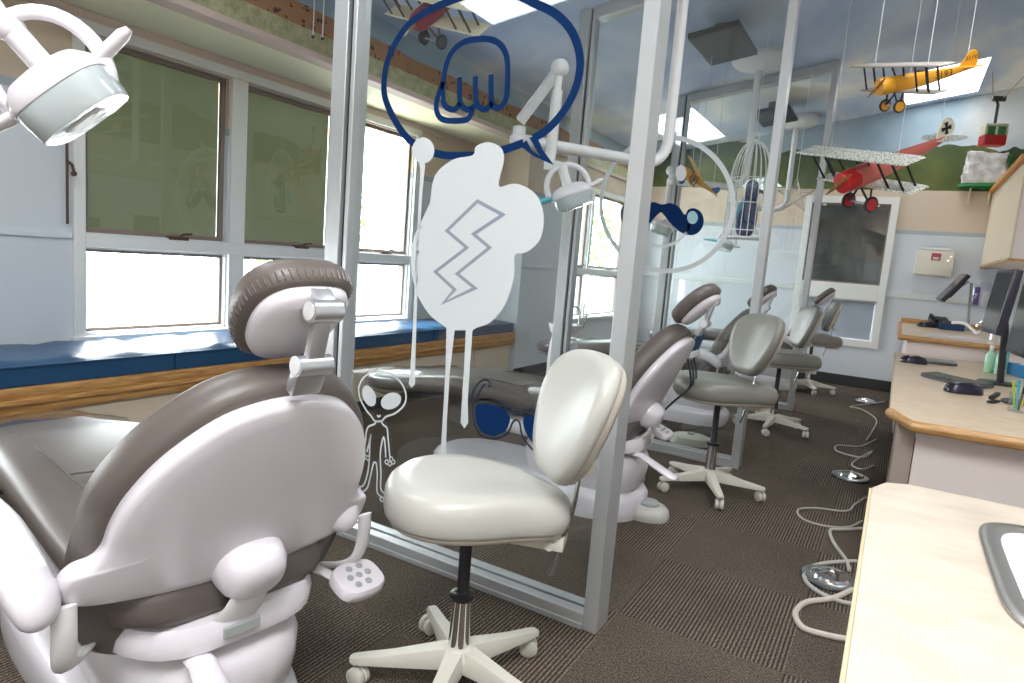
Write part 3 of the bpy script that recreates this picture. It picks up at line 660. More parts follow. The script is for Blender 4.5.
    # touchpad on its little arm
    tp = MB().tube([(.68, .27, .42), (.74, .28, .42), (.78, .315, .39)], [.018, .018, .02], 10, flat=.5).pillow(sup(0, 0, .062, .075, 3, 28), [(.8, -.02), (1, -.008), (1, .014), (.93, .022), (.5, .024), (0, .024)], lambda u, v, d: Vector((.80, .345, .395))+Vector((.94, 0, -.34))*u+Vector((0, 1, 0))*v+Vector((.34, 0, .94))*d).build('touchpad', WHITE, t, 50)
    for bx_, by_ in ((-.03, -.015), (-.03, .02), (.0, -.03), (0, .0), (0, .03), (.03, -.022), (.03, .012)):
        c = Vector((.80, .345, .395))+Vector((.94, 0, -.34))*bx_+Vector((0, 1, 0))*by_+Vector((.34, 0, .94))*.0245
        MB().lathe([(.010, -.002), (.010, .002), (.008, .003), (0, .003)], c, 12, (.34, 0, .94)).build('button', GREYP, tp)
    return t
ch1 = make_chair('nearest dental chair, seen from behind at the lower left', (-2.07, 1.115, 0), math.radians(-9))
ch2 = dup(ch1, 'second dental chair, behind the nearest glass partition with the foot control beside it', (-1.897, 3.38, 0))
for o in bpy.data.objects:
    if o.parent == ch2 and o.name.split('.')[0] in ('headrest_pad', 'headrest_plate'): o.location = (.045, 0, -.012)
    if o.parent == ch2 and o.name.split('.')[0] == 'headrest_hinge': o.location = (.012, 0, 0)
ch3 = dup(ch2, 'third dental chair, behind the middle glass partition', (-2.03, 6.02, 0))
ch4 = dup(ch2, 'farthest dental chair, in front of the far window', (-1.78, 8.75, 0))
# ================================================================== STOOLS
STOOLS = 'operator stools on five star casters'
def make_stool(label, loc, rz, vinyl, back_yaw, base_rot, dz=0., sc_=1., bx=.30):
    t = thing('operator_stool', label, 'stool', loc, rz, STOOLS)
    MB().lathe([(0, .075), (.05, .075), (.062, .085), (.062, .12), (.045, .145), (.034, .15), (0, .15)], n=24).build('hub', CREAM, t)
    for k in range(5):
        a = base_rot+2*PI*k/5-rz; c, s = math.cos(a), math.sin(a)
        P = lambda r, w_, z: Vector((c*r-s*w_, s*r+c*w_, z))
        lg = MB().loft([[P(r, -h, z0), P(r, -h*1.05, (z0+z1)/2), P(r, -h*.75, z1), P(r, h*.75, z1), P(r, h*1.05, (z0+z1)/2), P(r, h, z0)] for r, h, z0, z1 in ((.035, .034, .08, .145), (.09, .030, .078, .135), (.2, .025, .076, .112), (.30, .021, .075, .098), (.325, .018, .076, .094), (.333, .010, .08, .09))])
        leg = lg.build('leg', CREAM, t, 35)
        a2 = a+random.uniform(-1.2, 1.2); u = Vector((math.cos(a2), math.sin(a2), 0)); v = Vector((-u.y, u.x, 0)); cc = P(.315, 0, .032)-u*.012
        cs = MB()
        for sg in (-1, 1): cs.lathe([(0, -.011), (.026, -.011), (.031, -.007), (.031, .007), (.026, .011), (0, .011)], cc+v*.0135*sg, 18, v)
        ca = cs.build('caster', CREAM, leg)
        MB().cyl(P(.315, 0, .06), P(.315, 0, .085), .009, 10).cyl(cc-v*.004, cc+v*.004, .026, 14).build('caster_stem', GREYP, leg)
    MB().lathe([(.036, .14), (.034, .15), (.029, .29), (.031, .30), (.031, .305), (0, .305)], n=24).build('chrome_column', CHROME, t)
    MB().lathe([(.036, .30), (.038, .305), (.038, .318), (.022, .322), (.019, .33), (.019, .48+dz), (0, .48+dz)], n=20).build('gas_cylinder', BLACK, t)
    so = mirror_outline_x([(u*sc_+.02, v*sc_) for u, v in [(-.315, 0), (-.30, .10), (-.245, .20), (-.15, .262), (-.04, .270), (.08, .225), (.19, .155), (.28, .105), (.325, .06), (.335, 0)]])
    MB().pillow(so, [(0, .468), (.6, .468), (.85, .472), (.93, .48), (.95, .49), (.9, .5)], lambda u, v, d: (u, v, d+dz)).build('seat_shell', STOOLB, t, 50)
    MB().pillow(so, [(.9, .49), (.955, .492), (.985, .505), (1, .53), (.99, .558), (.955, .582), (.88, .600), (.7, .606), (.4, .600), (0, .596)], lambda u, v, d: (u, v, dz+d+(.02*(u/.3)**2 if d > .55 else 0)-.035*max(0, u-.12)/.2*(1 if d > .55 else 0))).build('seat', vinyl, t, 60)
    br = MB().bx(-.12, .12, -.07, .07, .45+dz, .472+dz, .006).bx(.14, .30, -.045, .045, .435+dz, .475+dz, .006).cyl((.26, -.055, .452+dz), (.26, .055, .452+dz), .014, 12)
    br.build('seat_bracket', CREAM, t, 40)
    MB().tube([(-.02, .1, .46+dz), (-.03, .2, .455+dz), (-.035, .245, .445+dz)], [.006, .006, .009], 8).build('height_lever', BLACK, t)
    th = math.radians(19)
    cy, sy = math.cos(back_yaw), math.sin(back_yaw)
    U = Vector((-sy, cy, 0)); Nf = Vector((-cy*math.cos(th), -sy*math.cos(th), math.sin(th))); V = Nf.cross(U); V = V if V.z > 0 else -V
    Bc = Vector((bx, 0.0, .83+dz))
    MB().tube(spline([(bx-.05, 0, .345+dz), (bx-.025, 0, .45+dz), (bx, 0, .56+dz), Bc-Nf*.055-V*.12, Bc-Nf*.05+V*.02], 5), .017, 10, flat=.4, up=(1, 0, 0)).build('back_bar', CHROME, t)
    MB().cyl(Bc-Nf*.07-V*.13-U*.035, Bc-Nf*.07-V*.13+U*.035, .02, 14).build('back_knob', CREAM, t)
    bo = mirror_outline([(0, -.195), (.075, -.19), (.135, -.14), (.182, -.045), (.200, .05), (.185, .125), (.125, .175), (0, .192)])
    mp = lambda u, v, d: Bc+U*u+V*v+Nf*(d+.9*u*u)
    MB().pillow(bo, [(0, -.04), (.6, -.038), (.88, -.03), (.95, -.018), (.965, 0)], mp).build('back_shell', STOOLB, t, 60)
    MB().pillow(bo, [(.94, -.004), (.985, -.002), (1, .012), (.99, .03), (.94, .044), (.8, .05), (.4, .05), (0, .05)], mp).build('backrest', vinyl, t, 60)
    return t
def mirror_outline_x(half, n=5):
    return sp2(half+[(u, -v) for u, v in half[::-1] if v > 1e-6], n)
make_stool('nearest operator stool, pale cream vinyl, in front of the first glass partition', (-1.03, 1.59, 0), math.radians(18), STOOLV, math.radians(30), math.radians(70), .085, .87, .315)
make_stool('second operator stool, grey vinyl, beside the second dental chair', (-.867, 4.06, 0), math.radians(12), STOOLV2, math.radians(38), math.radians(8), .12, .95, .19)
make_stool('third operator stool, beyond the second stool, light grey back', (-.83, 6.2, 0), math.radians(8), STOOLV2, math.radians(20), math.radians(-20), .12, .95, .19)
make_stool('farthest operator stool, below the far window', (-.84, 8.8, 0), math.radians(5), STOOLV2, math.radians(10), math.radians(5), .12, .95, .19)
# ================================================================== COUNTER, DESKS, UPPER CABINET
t = thing('sink_counter', 'nearest counter with the white sink at the lower right edge', 'counter', (0, 0, 0))
cp = [(0, -1.3), (1.15, -1.3), (1.15, 1.64), (.075, 1.64), (.03, 1.615), (.006, 1.55)]
SX = (.195, .63, 1.02, 1.47)
wt = MB().plate(lambda u, v, d: (u, v, d), .006, 1.15, -1.3, 1.55, .89, .93, [SX]); wt.prism([(.006, 1.55), (1.15, 1.55), (1.15, 1.64), (.075, 1.64), (.03, 1.615)], flat_xy, .89, .93)
wt.build('worktop', LAMIN, t, 0)
MB().bx(0, .006, -1.3, 1.55, .885, .929, .002).build('edge_strip', EDGE, t, 0)
rim = sup((SX[0]+SX[1])/2, (SX[2]+SX[3])/2, .232, .245, 6, 48); sk = MB()
sk.pillow(rim, [(1.02, .931), (1.02, .935), (.99, .938), (.90, .936), (.885, .931)], flat_xy); sk.build('sink_rim', mat('steel_rim', (.36, .35, .33), .32, .9), t, 50)
MB().pillow(rim, [(.89, .932), (.86, .934), (.80, .930), (.76, .91), (.73, .80), (.66, .765), (0, .76)], flat_xy).build('sink_basin', WHITE, t, 60)
MB().bx(.05, 1.15, -1.28, 1.56, .10, .89).bx(.10, 1.15, -1.2, 1.5, 0, .10).build('cabinet_body', BEIGEC, t, 0)
for k in range(4):
    y0 = -1.26+k*.70
    d = MB().bx(.028, .05, y0, y0+.68, .13, .86, .003).build('door', PINKW, t, 0)
    MB().bx(.026, .052, y0, y0+.68, .86, .875, .003).bx(.026, .052, y0, y0+.68, .115, .13, .003).build('oak_pull', OAK, d, 0)
# writing desk
t = thing('long_desk', 'long tan desk with oak edge holding keyboards and monitors', 'desk', (0, 3.4, 0))
dp = [(.038, .27), (.128, 0), (1.15, 0), (1.15, 3.58), (.05, 3.58)]
MB().prism(dp, flat_xy, .725, .77).build('worktop', LAMIN2, t, 0)
ed = MB().tube([(.042, .262, .746), (.128, -.004, .746), (1.15, -.004, .746)], .026, 12)
ed.build('oak_edge', OAKX, t)
MB().bx(.034, .045, .28, 3.58, .72, .768, .003).build('edge_strip', EDGE, t, 0)
MB().bx(.155, 1.15, .11, .135, 0, .725, .002).build('end_panel', PINKW, t, 0)
MB().bx(.075, .152, .13, .155, 0, .725, .002).bx(.075, .10, .155, .62, 0, .725).build('side_panel', TAUPEW, t, 0)
MB().bx(.14, .16, .62, 3.5, .25, .725).build('modesty_panel', TAUPEW, t, 0)
MB().bx(.09, .12, 1.6, 1.66, 0, .725, .003).build('desk_leg', BLACK, t, 0)
t = thing('far_counter', 'farthest counter with oak edge, raised above the long desk', 'counter', (0, 7.0, 0))
MB().bx(.065, 1.15, 0, 2.78, .89, .93, .002).build('worktop', LAMIN2, t, 0)
MB().tube([(.06, 2.78, .912), (.06, -.004, .912), (1.15, -.004, .912)], .024, 12).build('oak_edge', OAKX, t)
MB().bx(.065, 1.15, 2.755, 2.785, .93, .99, .006).build('back_splash', OAKX, t, 0)
MB().bx(.12, 1.15, .04, 2.78, 0, .89).build('cabinet_body', PINKW, t, 0)
t = thing('upper_cabinet', 'pale wall cabinet with oak trim hanging above the farthest counter', 'cabinet', (XR, 7.35, 1.69))
MB().bx(-.34, 0, 0, 2.44, 0, .88).build('carcass', PINKW, t, 0)
for k in range(3): MB().bx(-.358, -.341, .01+k*.813, .81+k*.813, .02, .87, .003).build('door', mat('cream_laminate', (.70, .60, .45), .5), t, 0)
MB().bx(-.365, 0, -.012, .0, -.012, .012, .003).bx(-.365, -.345, 0, 2.44, -.012, .006, .003).build('bottom_trim', OAKX, t, 0)
MB().bx(-.40, 0, -.03, 2.44, .88, .925, .006).build('top_trim', mat('oak_moulding', (.60, .27, .05), .4), t, 0)
# ================================================================== THINGS ON THE DESKS
KEYC = mat('key_grey', (.13, .125, .11), .5)
def keyboard(label, c, rz, w_=.42, keyc=KEYC):
    t = thing('keyboard', label, 'keyboard', c, rz, 'keyboards on the long desk')
    o = sup(0, 0, w_/2, .09, 5, 40); hz = lambda u, v, d: (u, v-.03*(1-(2*u/w_)**2), d+.012*(v+.09)/.18)
    MB().pillow(o, [(1, 0), (1, .012), (.97, .016), (.6, .016), (0, .016)], hz).build('case', DGREY, t, 50)
    k = MB()
    for r in range(5):
        for q in range(14):
            u = -w_/2+.03+q*(w_-.06)/13; v = -.055+r*.028
            x, y, z = hz(u, v, .016); k.box((x, y, z+.004), (.022, .021, .009), .002, None, 1)
    k.build('keys', keyc, t, 0)
    return t
def mouse(label, c, rz, s=1.):
    t = thing('computer_mouse', label, 'mouse', c, rz, 'computer mice on the desks')
    MB().pillow(sup(0, 0, .065*s, .038*s, 2.6, 28), [(1, 0), (1.02, .008), (.98, .02*s), (.8, .033*s), (.4, .04*s), (0, .041*s)], flat_xy).build('body', mat('glossy_black', (.02, .016, .03), .2), t, 60)
    MB().lathe([(.007, -.004), (.007, .004)], (-.03*s, 0, .037*s), 10, (0, 1, 0)).build('wheel', DGREY, t)
k1p = on_z(956, 382, .771); k2p = on_z(926, 351.5, .771)
def rot_between(a, b_): d = b_-a; return math.atan2(d.y, d.x)
keyboard('grey keyboard on the long desk nearest the camera', k1p, rot_between(on_z(924, 377, .77), on_z(986, 391, .77)), .44)
keyboard('farther keyboard on the long desk', (k2p.x, 6.35, .771), 0.1, .36, mat('key_light_grey', (.30, .29, .27), .5))
mouse('black mouse in front of the nearest keyboard', on_z(963, 393, .771), .5, 1.6)
mouse('black mouse left of the farther keyboard', (.17, 6.12, .771), .3, 1.5)
mouse('black mouse on the farthest counter', on_z(927, 327, .931), .2, 1.6)
def monitor(label, c, face, tilt, w_, h_, foot=None, arm=None, group='monitors on the desks'):
    """c screen centre; face direction angle of the screen normal"""
    t = thing('computer_monitor', label, 'monitor', (0, 0, 0), 0, group)
    n_ = Vector((math.cos(face)*math.cos(tilt), math.sin(face)*math.cos(tilt), math.sin(tilt))); u = Vector((-math.sin(face), math.cos(face), 0)); v = n_.cross(u); M = Matrix((u, v, n_)).transposed(); c = Vector(c)
    MB().box(c-n_*.026, (w_, h_, .05), .008, M).box(c-n_*.055, (w_*.6, h_*.6, .04), .015, M).build('housing', mat('monitor_black', (.022, .018, .03), .3), t, 40)
    MB().box(c, (w_-.04, h_-.04, .002), 0, M).build('screen', mat('screen_glass', (.045, .05, .055), .12), t, 0)
    if foot is not None:
        s_ = MB().tube([c-n_*.07-v*h_*.2, c-n_*.10-v*h_*.45, Vector((c.x-n_.x*.10, c.y-n_.y*.10, foot+.01))], .022, 10); s_.pillow([(c.x-n_.x*.08+p, c.y-n_.y*.08+q) for p, q in sup(0, 0, .11, .11, 2.4, 28)], [(1, foot+.002), (1, foot+.010), (.9, foot+.016), (0, foot+.018)], flat_xy)
        s_.build('stand', BLACK, t)
    if arm: MB().tube([c-n_*.06]+[Vector(p) for p in arm], .016, 10).cyl(Vector(arm[-1])+Vector((0, 0, -.0)), Vector(arm[-1])+Vector((0, 0, .02)), .045).build('arm', GREYP, t)
    return t
monitor('large black monitor on the long desk, screen facing the chairs', (.56, 5.40, 1.32), math.radians(186), math.radians(6), .44, .43, .77)
monitor('grey backed monitor at the right edge above the pen cup', (.60, 4.52, 1.24), math.radians(184), math.radians(4), .42, .40, .77)
monitor('black monitor tilted on a swing arm above the farthest counter', (.50, 9.15, 1.425), math.radians(186), math.radians(34), .40, .38, None, [(.66, 9.2, 1.50), (.70, 9.2, 1.48), (.72, 9.22, 1.2), (.74, 9.25, .935)])
# small things
def at_desk(px, py, z=.771): return on_z(px, py, z)
def bottle(label, p, h, r, m, capm, group=None, cat='bottle'):
    t = thing('bottle', label, cat, p, 0, group)
    MB().lathe([(0, 0), (r*.9, 0), (r, .006), (r, h*.62), (r*.8, h*.70), (r*.38, h*.76), (r*.36, h*.84), (0, h*.84)], n=20).build('body', m, t)
    MB().lathe([(r*.45, h*.83), (r*.45, h*.97), (r*.3, h), (0, h)], n=16).build('cap', capm, t)
GREENT = mat('green_liquid', (.42, .74, .55), .15, coat=.5)
for (x_, y_), lb in zip(((.665, 6.16), (.725, 6.10), (.745, 6.24)), ('leftmost of three small green bottles on the long desk', 'nearest of three small green bottles on the long desk', 'rearmost of three small green bottles on the long desk')):
    bottle(lb, (x_, y_, .771), .21, .033, GREENT, WHITE2, 'green bottles on the long desk')
t = thing('pen_cup', 'clear pen cup at the right edge of the long desk', 'cup', (.60, 4.20, .771))
MB().lathe([(0, .0), (.035, 0), (.038, .005), (.042, .10), (.039, .10), (.035, .008), (0, .008)], n=24).build('cup', CLEARP, t)
for i, (cn, cc, lb) in enumerate((('yellow', (.8, .62, .05), 'yellow pen in the clear cup'), ('teal', (.03, .42, .50), 'teal pen in the clear cup'), ('lime', (.40, .62, .06), 'lime green pen in the clear cup'), ('black', (.02, .02, .02), 'black pen in the clear cup'))):
    a = i*1.7; t = thing('pen', lb, 'pen', (.60+.012*math.cos(a), 4.20+.012*math.sin(a), .782), 0, 'pens in the clear cup')
    d = Vector((.16*math.cos(a), .16*math.sin(a), 1)).normalized()
    MB().cyl(d*0, d*.13, .005, 8).cyl(d*.13, d*.142, .003, 8).build('barrel', mat(cn+'_pen', cc, .35), t); MB().cyl(d*.09, d*.15, .0062, 8).build('pen_cap', mat(cn+'_pen_cap', tuple(c*.8 for c in cc), .3), t)
t = thing('stapler', 'small black stapler by the pen cup', 'stapler', (.525, 4.42, .771), 1.2)
MB().bx(-.06, .06, -.017, .017, 0, .012, .004).build('base', BLACK, t); MB().box((0, 0, .038), (.12, .026, .022), .008, Matrix.Rotation(-.15, 3, 'Y')).build('arm', BLACK, t)
t = thing('glove_box', 'blue box beside the green bottles on the long desk', 'box', (.88, 6.15, .771), .3)
MB().bx(-.06, .06, -.12, .12, 0, .09, .003).build('carton', mat('blue_carton', (.03, .22, .48), .5), t, 0); MB().pillow(sup(0, 0, .025, .06, 2, 24), [(1, .0905), (.9, .094), (0, .093)], flat_xy).build('opening', WHITE2, t)
t = thing('spray_bottle', 'teal spray bottle behind the large black monitor', 'bottle', (.80, 6.65, .771))
MB().lathe([(0, 0), (.04, 0), (.042, .01), (.042, .13), (.018, .18), (.016, .21), (0, .21)], n=20).build('body', TEAL, t); MB().bx(-.05, .02, -.012, .012, .21, .245, .006).build('nozzle', WHITE2, t)
# farthest counter
Z2 = .931
t = thing('desk_phone', 'black telephone on the farthest counter against the wall', 'telephone', (.46, 9.36, Z2), .4)
MB().box((0, 0, .075), (.2, .17, .05), .01, Matrix.Rotation(.4, 3, 'X')).bx(-.08, .08, -.06, .06, 0, .03, .005).build('base', BLACK, t, 40)
MB().tube(spline([(-.07, -.08, .08), (-.075, -.04, .105), (-.075, .04, .135), (-.07, .08, .135)], 5), [.022, .02, .018, .016, .015, .014, .014, .014, .014, .015, .016, .018, .02, .02, .022, .02][:16], 10).build('handset', BLACK, t)
t = thing('supply_tray', 'blue tray beside the black telephone', 'tray', (.56, 9.0, Z2), .2)
MB().bx(-.11, .11, -.08, .08, 0, .01).bx(-.11, -.10, -.08, .08, 0, .07).bx(.10, .11, -.08, .08, 0, .07).bx(-.11, .11, -.08, -.07, 0, .07).bx(-.11, .11, .07, .08, 0, .07).build('tray', mat('dark_blue_plastic', (.015, .05, .16), .35), t, 0)
MB().bx(-.08, .05, -.05, .05, .011, .10, .01).build('packets', DGREY, t, 40)
t = thing('air_hose', 'curved white hose with yellow tag on the farthest counter', 'hose', (.70, 8.3, Z2))
MB().tube(spline([(-.16, .3, .10), (-.06, .2, .11), (.02, .05, .05), (.05, -.05, .03), (.12, -.02, .12), (.17, .1, .22)], 6), .016, 10).build('hose', WHITE2, t); MB().bx(.14, .19, .0, .01, .08, .13).build('tag', mat('yellow_tag', (.8, .6, .05), .5), t, 0)
t = thing('counter_faucet', 'chrome faucet at the near edge of the farthest counter', 'faucet', (.81, 7.65, Z2))
MB().lathe([(0, 0), (.03, 0), (.03, .015), (.018, .025), (.016, .08), (0, .085)], n=20).build('base', CHROME, t)
MB().tube(spline([(0, 0, .07), (0, 0, .14), (-.05, .0, .18), (-.12, 0, .16), (-.13, 0, .12)], 5), .011, 10).build('spout', CHROME, t); MB().cyl((0, 0, .06), (.01, -.06, .09), .007, 8).build('handle', CHROME, t)
t = thing('counter_sink', 'low white sink bowl set into the farthest counter', 'sink', (.50, 7.55, Z2))
MB().pillow(sup(0, 0, .24, .17, 5, 40), [(1, .0), (1, .006), (.95, .009), (.88, .006), (.8, .002), (0, .002)], flat_xy).build('bowl', WHITE, t)
t = thing('supply_bag', 'clear bag with purple packets hanging in the far right corner', 'bag', (.86, 9.62, 1.35))
MB().pillow(sup(0, 0, .11, .16, 4, 28), [(0, -.05), (.6, -.045), (1, 0), (.6, .05), (0, .055)], lambda u, v, d: (u, d, v)).build('bag', CLEARP, t); MB().bx(-.09, -.03, -.03, .02, -.12, .1, .01).build('packet', mat('purple_packet', (.16, .09, .30), .5), t, 30); MB().bx(.0, .07, -.03, .02, -.13, .06, .01).build('packet', WHITE2, t, 30)
t = thing('sharps_cabinet', 'cream sharps box with red label on the far wall', 'box', (.32, YF, 1.55))
MB().bx(-.20, .20, -.13, 0, 0, .31, .02).build('housing', mat('cream_box', (.72, .68, .58), .4), t, 40); MB().bx(-.15, .16, -.12, -.01, .31, .345, .006).build('lid_bracket', ALU, t, 0)
MB().bx(-.04, .06, -.134, -.129, .185, .275).build('label', mat('red_label', (.42, .06, .10), .5), t, 0); MB().bx(-.02, .04, -.1365, -.1335, .20, .225).build('label_strip', DWHITE, t, 0)
MB().cyl((.14, -.135, .19), (.14, -.125, .19), .014).cyl((.165, -.135, .24), (.165, -.125, .24), .011).build('lock', CHROME, t)
# ================================================================== FLOOR THINGS
t = thing('foot_control', 'grey round foot control on the carpet right of the second dental chair', 'foot control', on_z(640, 514, 0)+Vector((.045, .0, 0)), .4)
MB().pillow(sup(0, 0, .115, .105, 2.3, 36), [(.97, 0), (1, .015), (.94, .045), (.8, .062), (.6, .07), (0, .072)], flat_xy).build('body', mat('control_grey', (.50, .47, .44), .45), t); MB().lathe([(.055, .068), (.055, .085), (.048, .09), (0, .091)], (.0, 0, 0), 24).build('pedal_disc', GREYP, t)
def pedal(label, p, m=None):
    t = thing('foot_pedal', label, 'foot pedal', p, random.random()*3, 'metal foot pedals on the carpet')
    MB().lathe([(0, 0), (.115, 0), (.12, .006), (.118, .018), (.10, .022), (0, .022)], n=36).build('base', mat('pedal_steel', (.50, .52, .54), .22, .95), t)
    MB().lathe([(.085, .022), (.08, .034), (.02, .05), (0, .051)], n=36).build('dome', CHROME, t)
    MB().lathe([(.122, .002), (.124, .006), (.122, .010)], n=36).build('rubber_ring', BLACK, t)
pedal('nearest round metal foot pedal, under the sink counter edge', on_z(829, 580, 0)); pedal('second round metal foot pedal, beneath the long desk', on_z(850, 478, 0)); pedal('farthest metal foot pedal by the farthest counter', on_z(868, 395, 0)+Vector((0, -.6, 0)))
def cable(label, pts, r, m, name='cable'):
    o = MB().tube(spline([(p.x, p.y, z) for p, z in [(on_z(a, c, q[0] if q else 0), (q[0] if q else 0)+r) for a, c, *q in pts]], 8), r, 8).build(name, m)
    return tag(o, label, 'cable', 'hoses on the carpet by the counters')
cable('thick pale hose looping out at the bottom by the sink counter', [(852, 592), (832, 601), (806, 605), (795, 616), (802, 630), (822, 637), (846, 642)], .012, mat('pale_hose', (.55, .48, .42), .45))
cable('grey hose circling the nearest round foot pedal', [(856, 563), (826, 565), (807, 571), (805, 582), (818, 594), (838, 603), (852, 606)], .010, HOSE)
cable('taupe hose dropping behind the nearest foot pedal', [(862, 530), (842, 531), (830, 532), (834, 545), (846, 562), (849, 572)], .009, HOSE)
cable('thin grey cord looping wide over the carpet before the nearest pedal', [(866, 498), (855, 505), (846, 512), (815, 509), (798, 511), (803, 520), (825, 527), (848, 528), (862, 522)], .006, HOSE)
cable('thin cord lying past the second foot pedal', [(876, 440), (860, 447), (838, 446), (836, 451), (850, 456), (864, 458), (872, 452), (852, 464), (862, 470), (874, 466)], .006, HOSE)
cable('slack cord by the farthest foot pedal', [(884, 402), (864, 405), (850, 407), (862, 410), (876, 420), (872, 432), (866, 441)], .006, HOSE)
cable('black cable under the second stool', [(668, 402), (680, 412), (694, 414), (702, 405)], .006, DHOSE)
cable('black cord from the second chair to the grey floor box', [(652, 422), (680, 430), (700, 428), (712, 416)], .005, DHOSE)
t = thing('floor_junction_box', 'pale rounded floor box behind the second chair touchpad', 'box', on_z(690, 443, 0), .3)
MB().pillow(sup(0, 0, .16, .11, 2.6, 32), [(1, 0), (1, .03), (.93, .055), (.7, .07), (0, .075)], flat_xy).build('cover', CREAM, t); MB().lathe([(.03, .06), (.03, .085), (0, .088)], n=16).build('plug', GREYP, t)
# assistant instruments hung behind the second chair
t = thing('instrument_holder', 'instrument holder with dark hoses behind the second dental chair', 'instrument holder', (-1.0, 3.80, 0))
MB().tube([(-.35, .1, .05), (-.35, .1, .5), (-.1, .05, .80), (0, 0, .86)], .022, 10).pillow(sup(-.35, .1, .12, .12, 2.4, 24), [(1, 0), (1, .03), (.8, .05), (0, .055)], flat_xy).build('arm', WHITE, t)
MB().box((0, 0, .88), (.06, .20, .04), .01).build('bar', WHITE2, t)
for k in range(3):
    h = MB().tube([(.0, -.06+k*.06, .86), (.02, -.06+k*.06, .93), (.05, -.06+k*.06, 1.0)], [.013, .015, .009], 10).build('handpiece', mat('blue_handpiece', (.02, .06, .14), .35), t)
    MB().tube(spline([(0, -.06+k*.06, .86), (.03, -.06+k*.06, .76), (.02, -.03+k*.04, .68), (-.10, .06+k*.01, .55), (-.3, .1, .3)], 6), .0065, 8).build('hose', DHOSE, h)
# cuspidor of the third bay
t = thing('cuspidor_unit', 'white cuspidor with chrome spout beyond the middle partition', 'cuspidor', (-2.62, 5.45, 0))
MB().pillow(sup(0, 0, .13, .11, 3, 28), [(1, 0), (1, .5), (.9, .62), (.8, .66), (0, .66)], flat_xy).build('pedestal', WHITE, t); MB().lathe([(.05, .66), (.13, .70), (.155, .78), (.15, .785), (.12, .72), (0, .70)], n=28).build('bowl', WHITE, t)
MB().tube(spline([(.10, .08, .74), (.10, .08, .90), (.06, .05, .95), (0, .0, .92), (0, -.01, .88)], 5), .010, 8).build('spout', CHROME, t); MB().tube(spline([(.14, .1, .76), (.16, .1, .87), (.20, .06, .90)], 5), .008, 8).build('tap', CHROME, t)
# ================================================================== DENTAL LIGHTS
def light_head(t, c, xh, n, s=1., wrap=False):
    """c head centre, xh handle axis, n the way it shines"""
    n = Vector(n).normalized(); xh = Vector(xh); xh = (xh-n*xh.dot(n)).normalized(); yh = n.cross(xh)
    f = lambda u, v, d: Vector(c)+(xh*u+yh*v+n*d)*s
    o = sup(0, 0, .125, .105, 3, 36)
    hd = MB().pillow(o, [(0, -.062), (.4, -.058), (.75, -.045), (.95, -.02), (1.02, .005), (1., .015), (.9, .015)], f).build('lamp_head', WHITE, t, 60)
    MB().pillow(o, [(.97, .012), (.98, .02), (.93, .085), (.90, .092), (0, .094)], f).build('lens_shield', mat('lens_acrylic', (.42, .46, .47), .15, coat=1.), hd, 50)
    MB().pillow(sup(0, .012, .055, .045, 4, 24), [(1, .093), (.9, .098), (0, .098)], f).build('lens_window', mat('lens_grey', (.62, .62, .60), .2), hd, 40)
    MB().pillow([(u, v) for u, v in sup(.0, -.085, .075, .028, 3, 28)], [(1.0, -.04), (1.05, -.01), (.95, .022), (0, .024)], f).build('switch_shroud', WHITE, hd, 60)
    MB().tube([f(-.05, -.114, .018), f(.05, -.114, .018)], .006*s, 8).build('vent_slot', DGREY, hd)
    for sg in (-1, 1):
        MB().tube([f(sg*.10, -.02, -.005), f(sg*.15, -.02, -.012), f(sg*.205, -.02, -.02), f(sg*.225, -.02, -.022)], [.022*s, .024*s, .022*s, .012*s], 12, flat=.7).build('handle', WHITE if not (wrap and sg < 0) else TEAL, hd, 60)
    if wrap: MB().tube([f(-.10, -.02, -.005), f(-.17, -.02, -.01), f(-.25, -.02, .0), f(-.33, -.01, .02)], [.03*s, .036*s, .034*s, .022*s], 10, flat=.6).build('teal_sleeve', TEAL, hd)
    ring = [f(.135*math.cos(a), -.02, -.045-.14*math.sin(a)) for a in [PI*i/18 for i in range(-4, 23)]]
    MB().tube(ring, .021*s, 12, flat=.75).build('yoke', WHITE, t, 60)
    MB().cyl(f(0, -.02, -.05), f(0, -.02, -.15), .03*s, 18).ball(f(0, -.02, -.165), .036*s).build('yoke_joint', WHITE, t)
    return f(0, -.02, -.18)
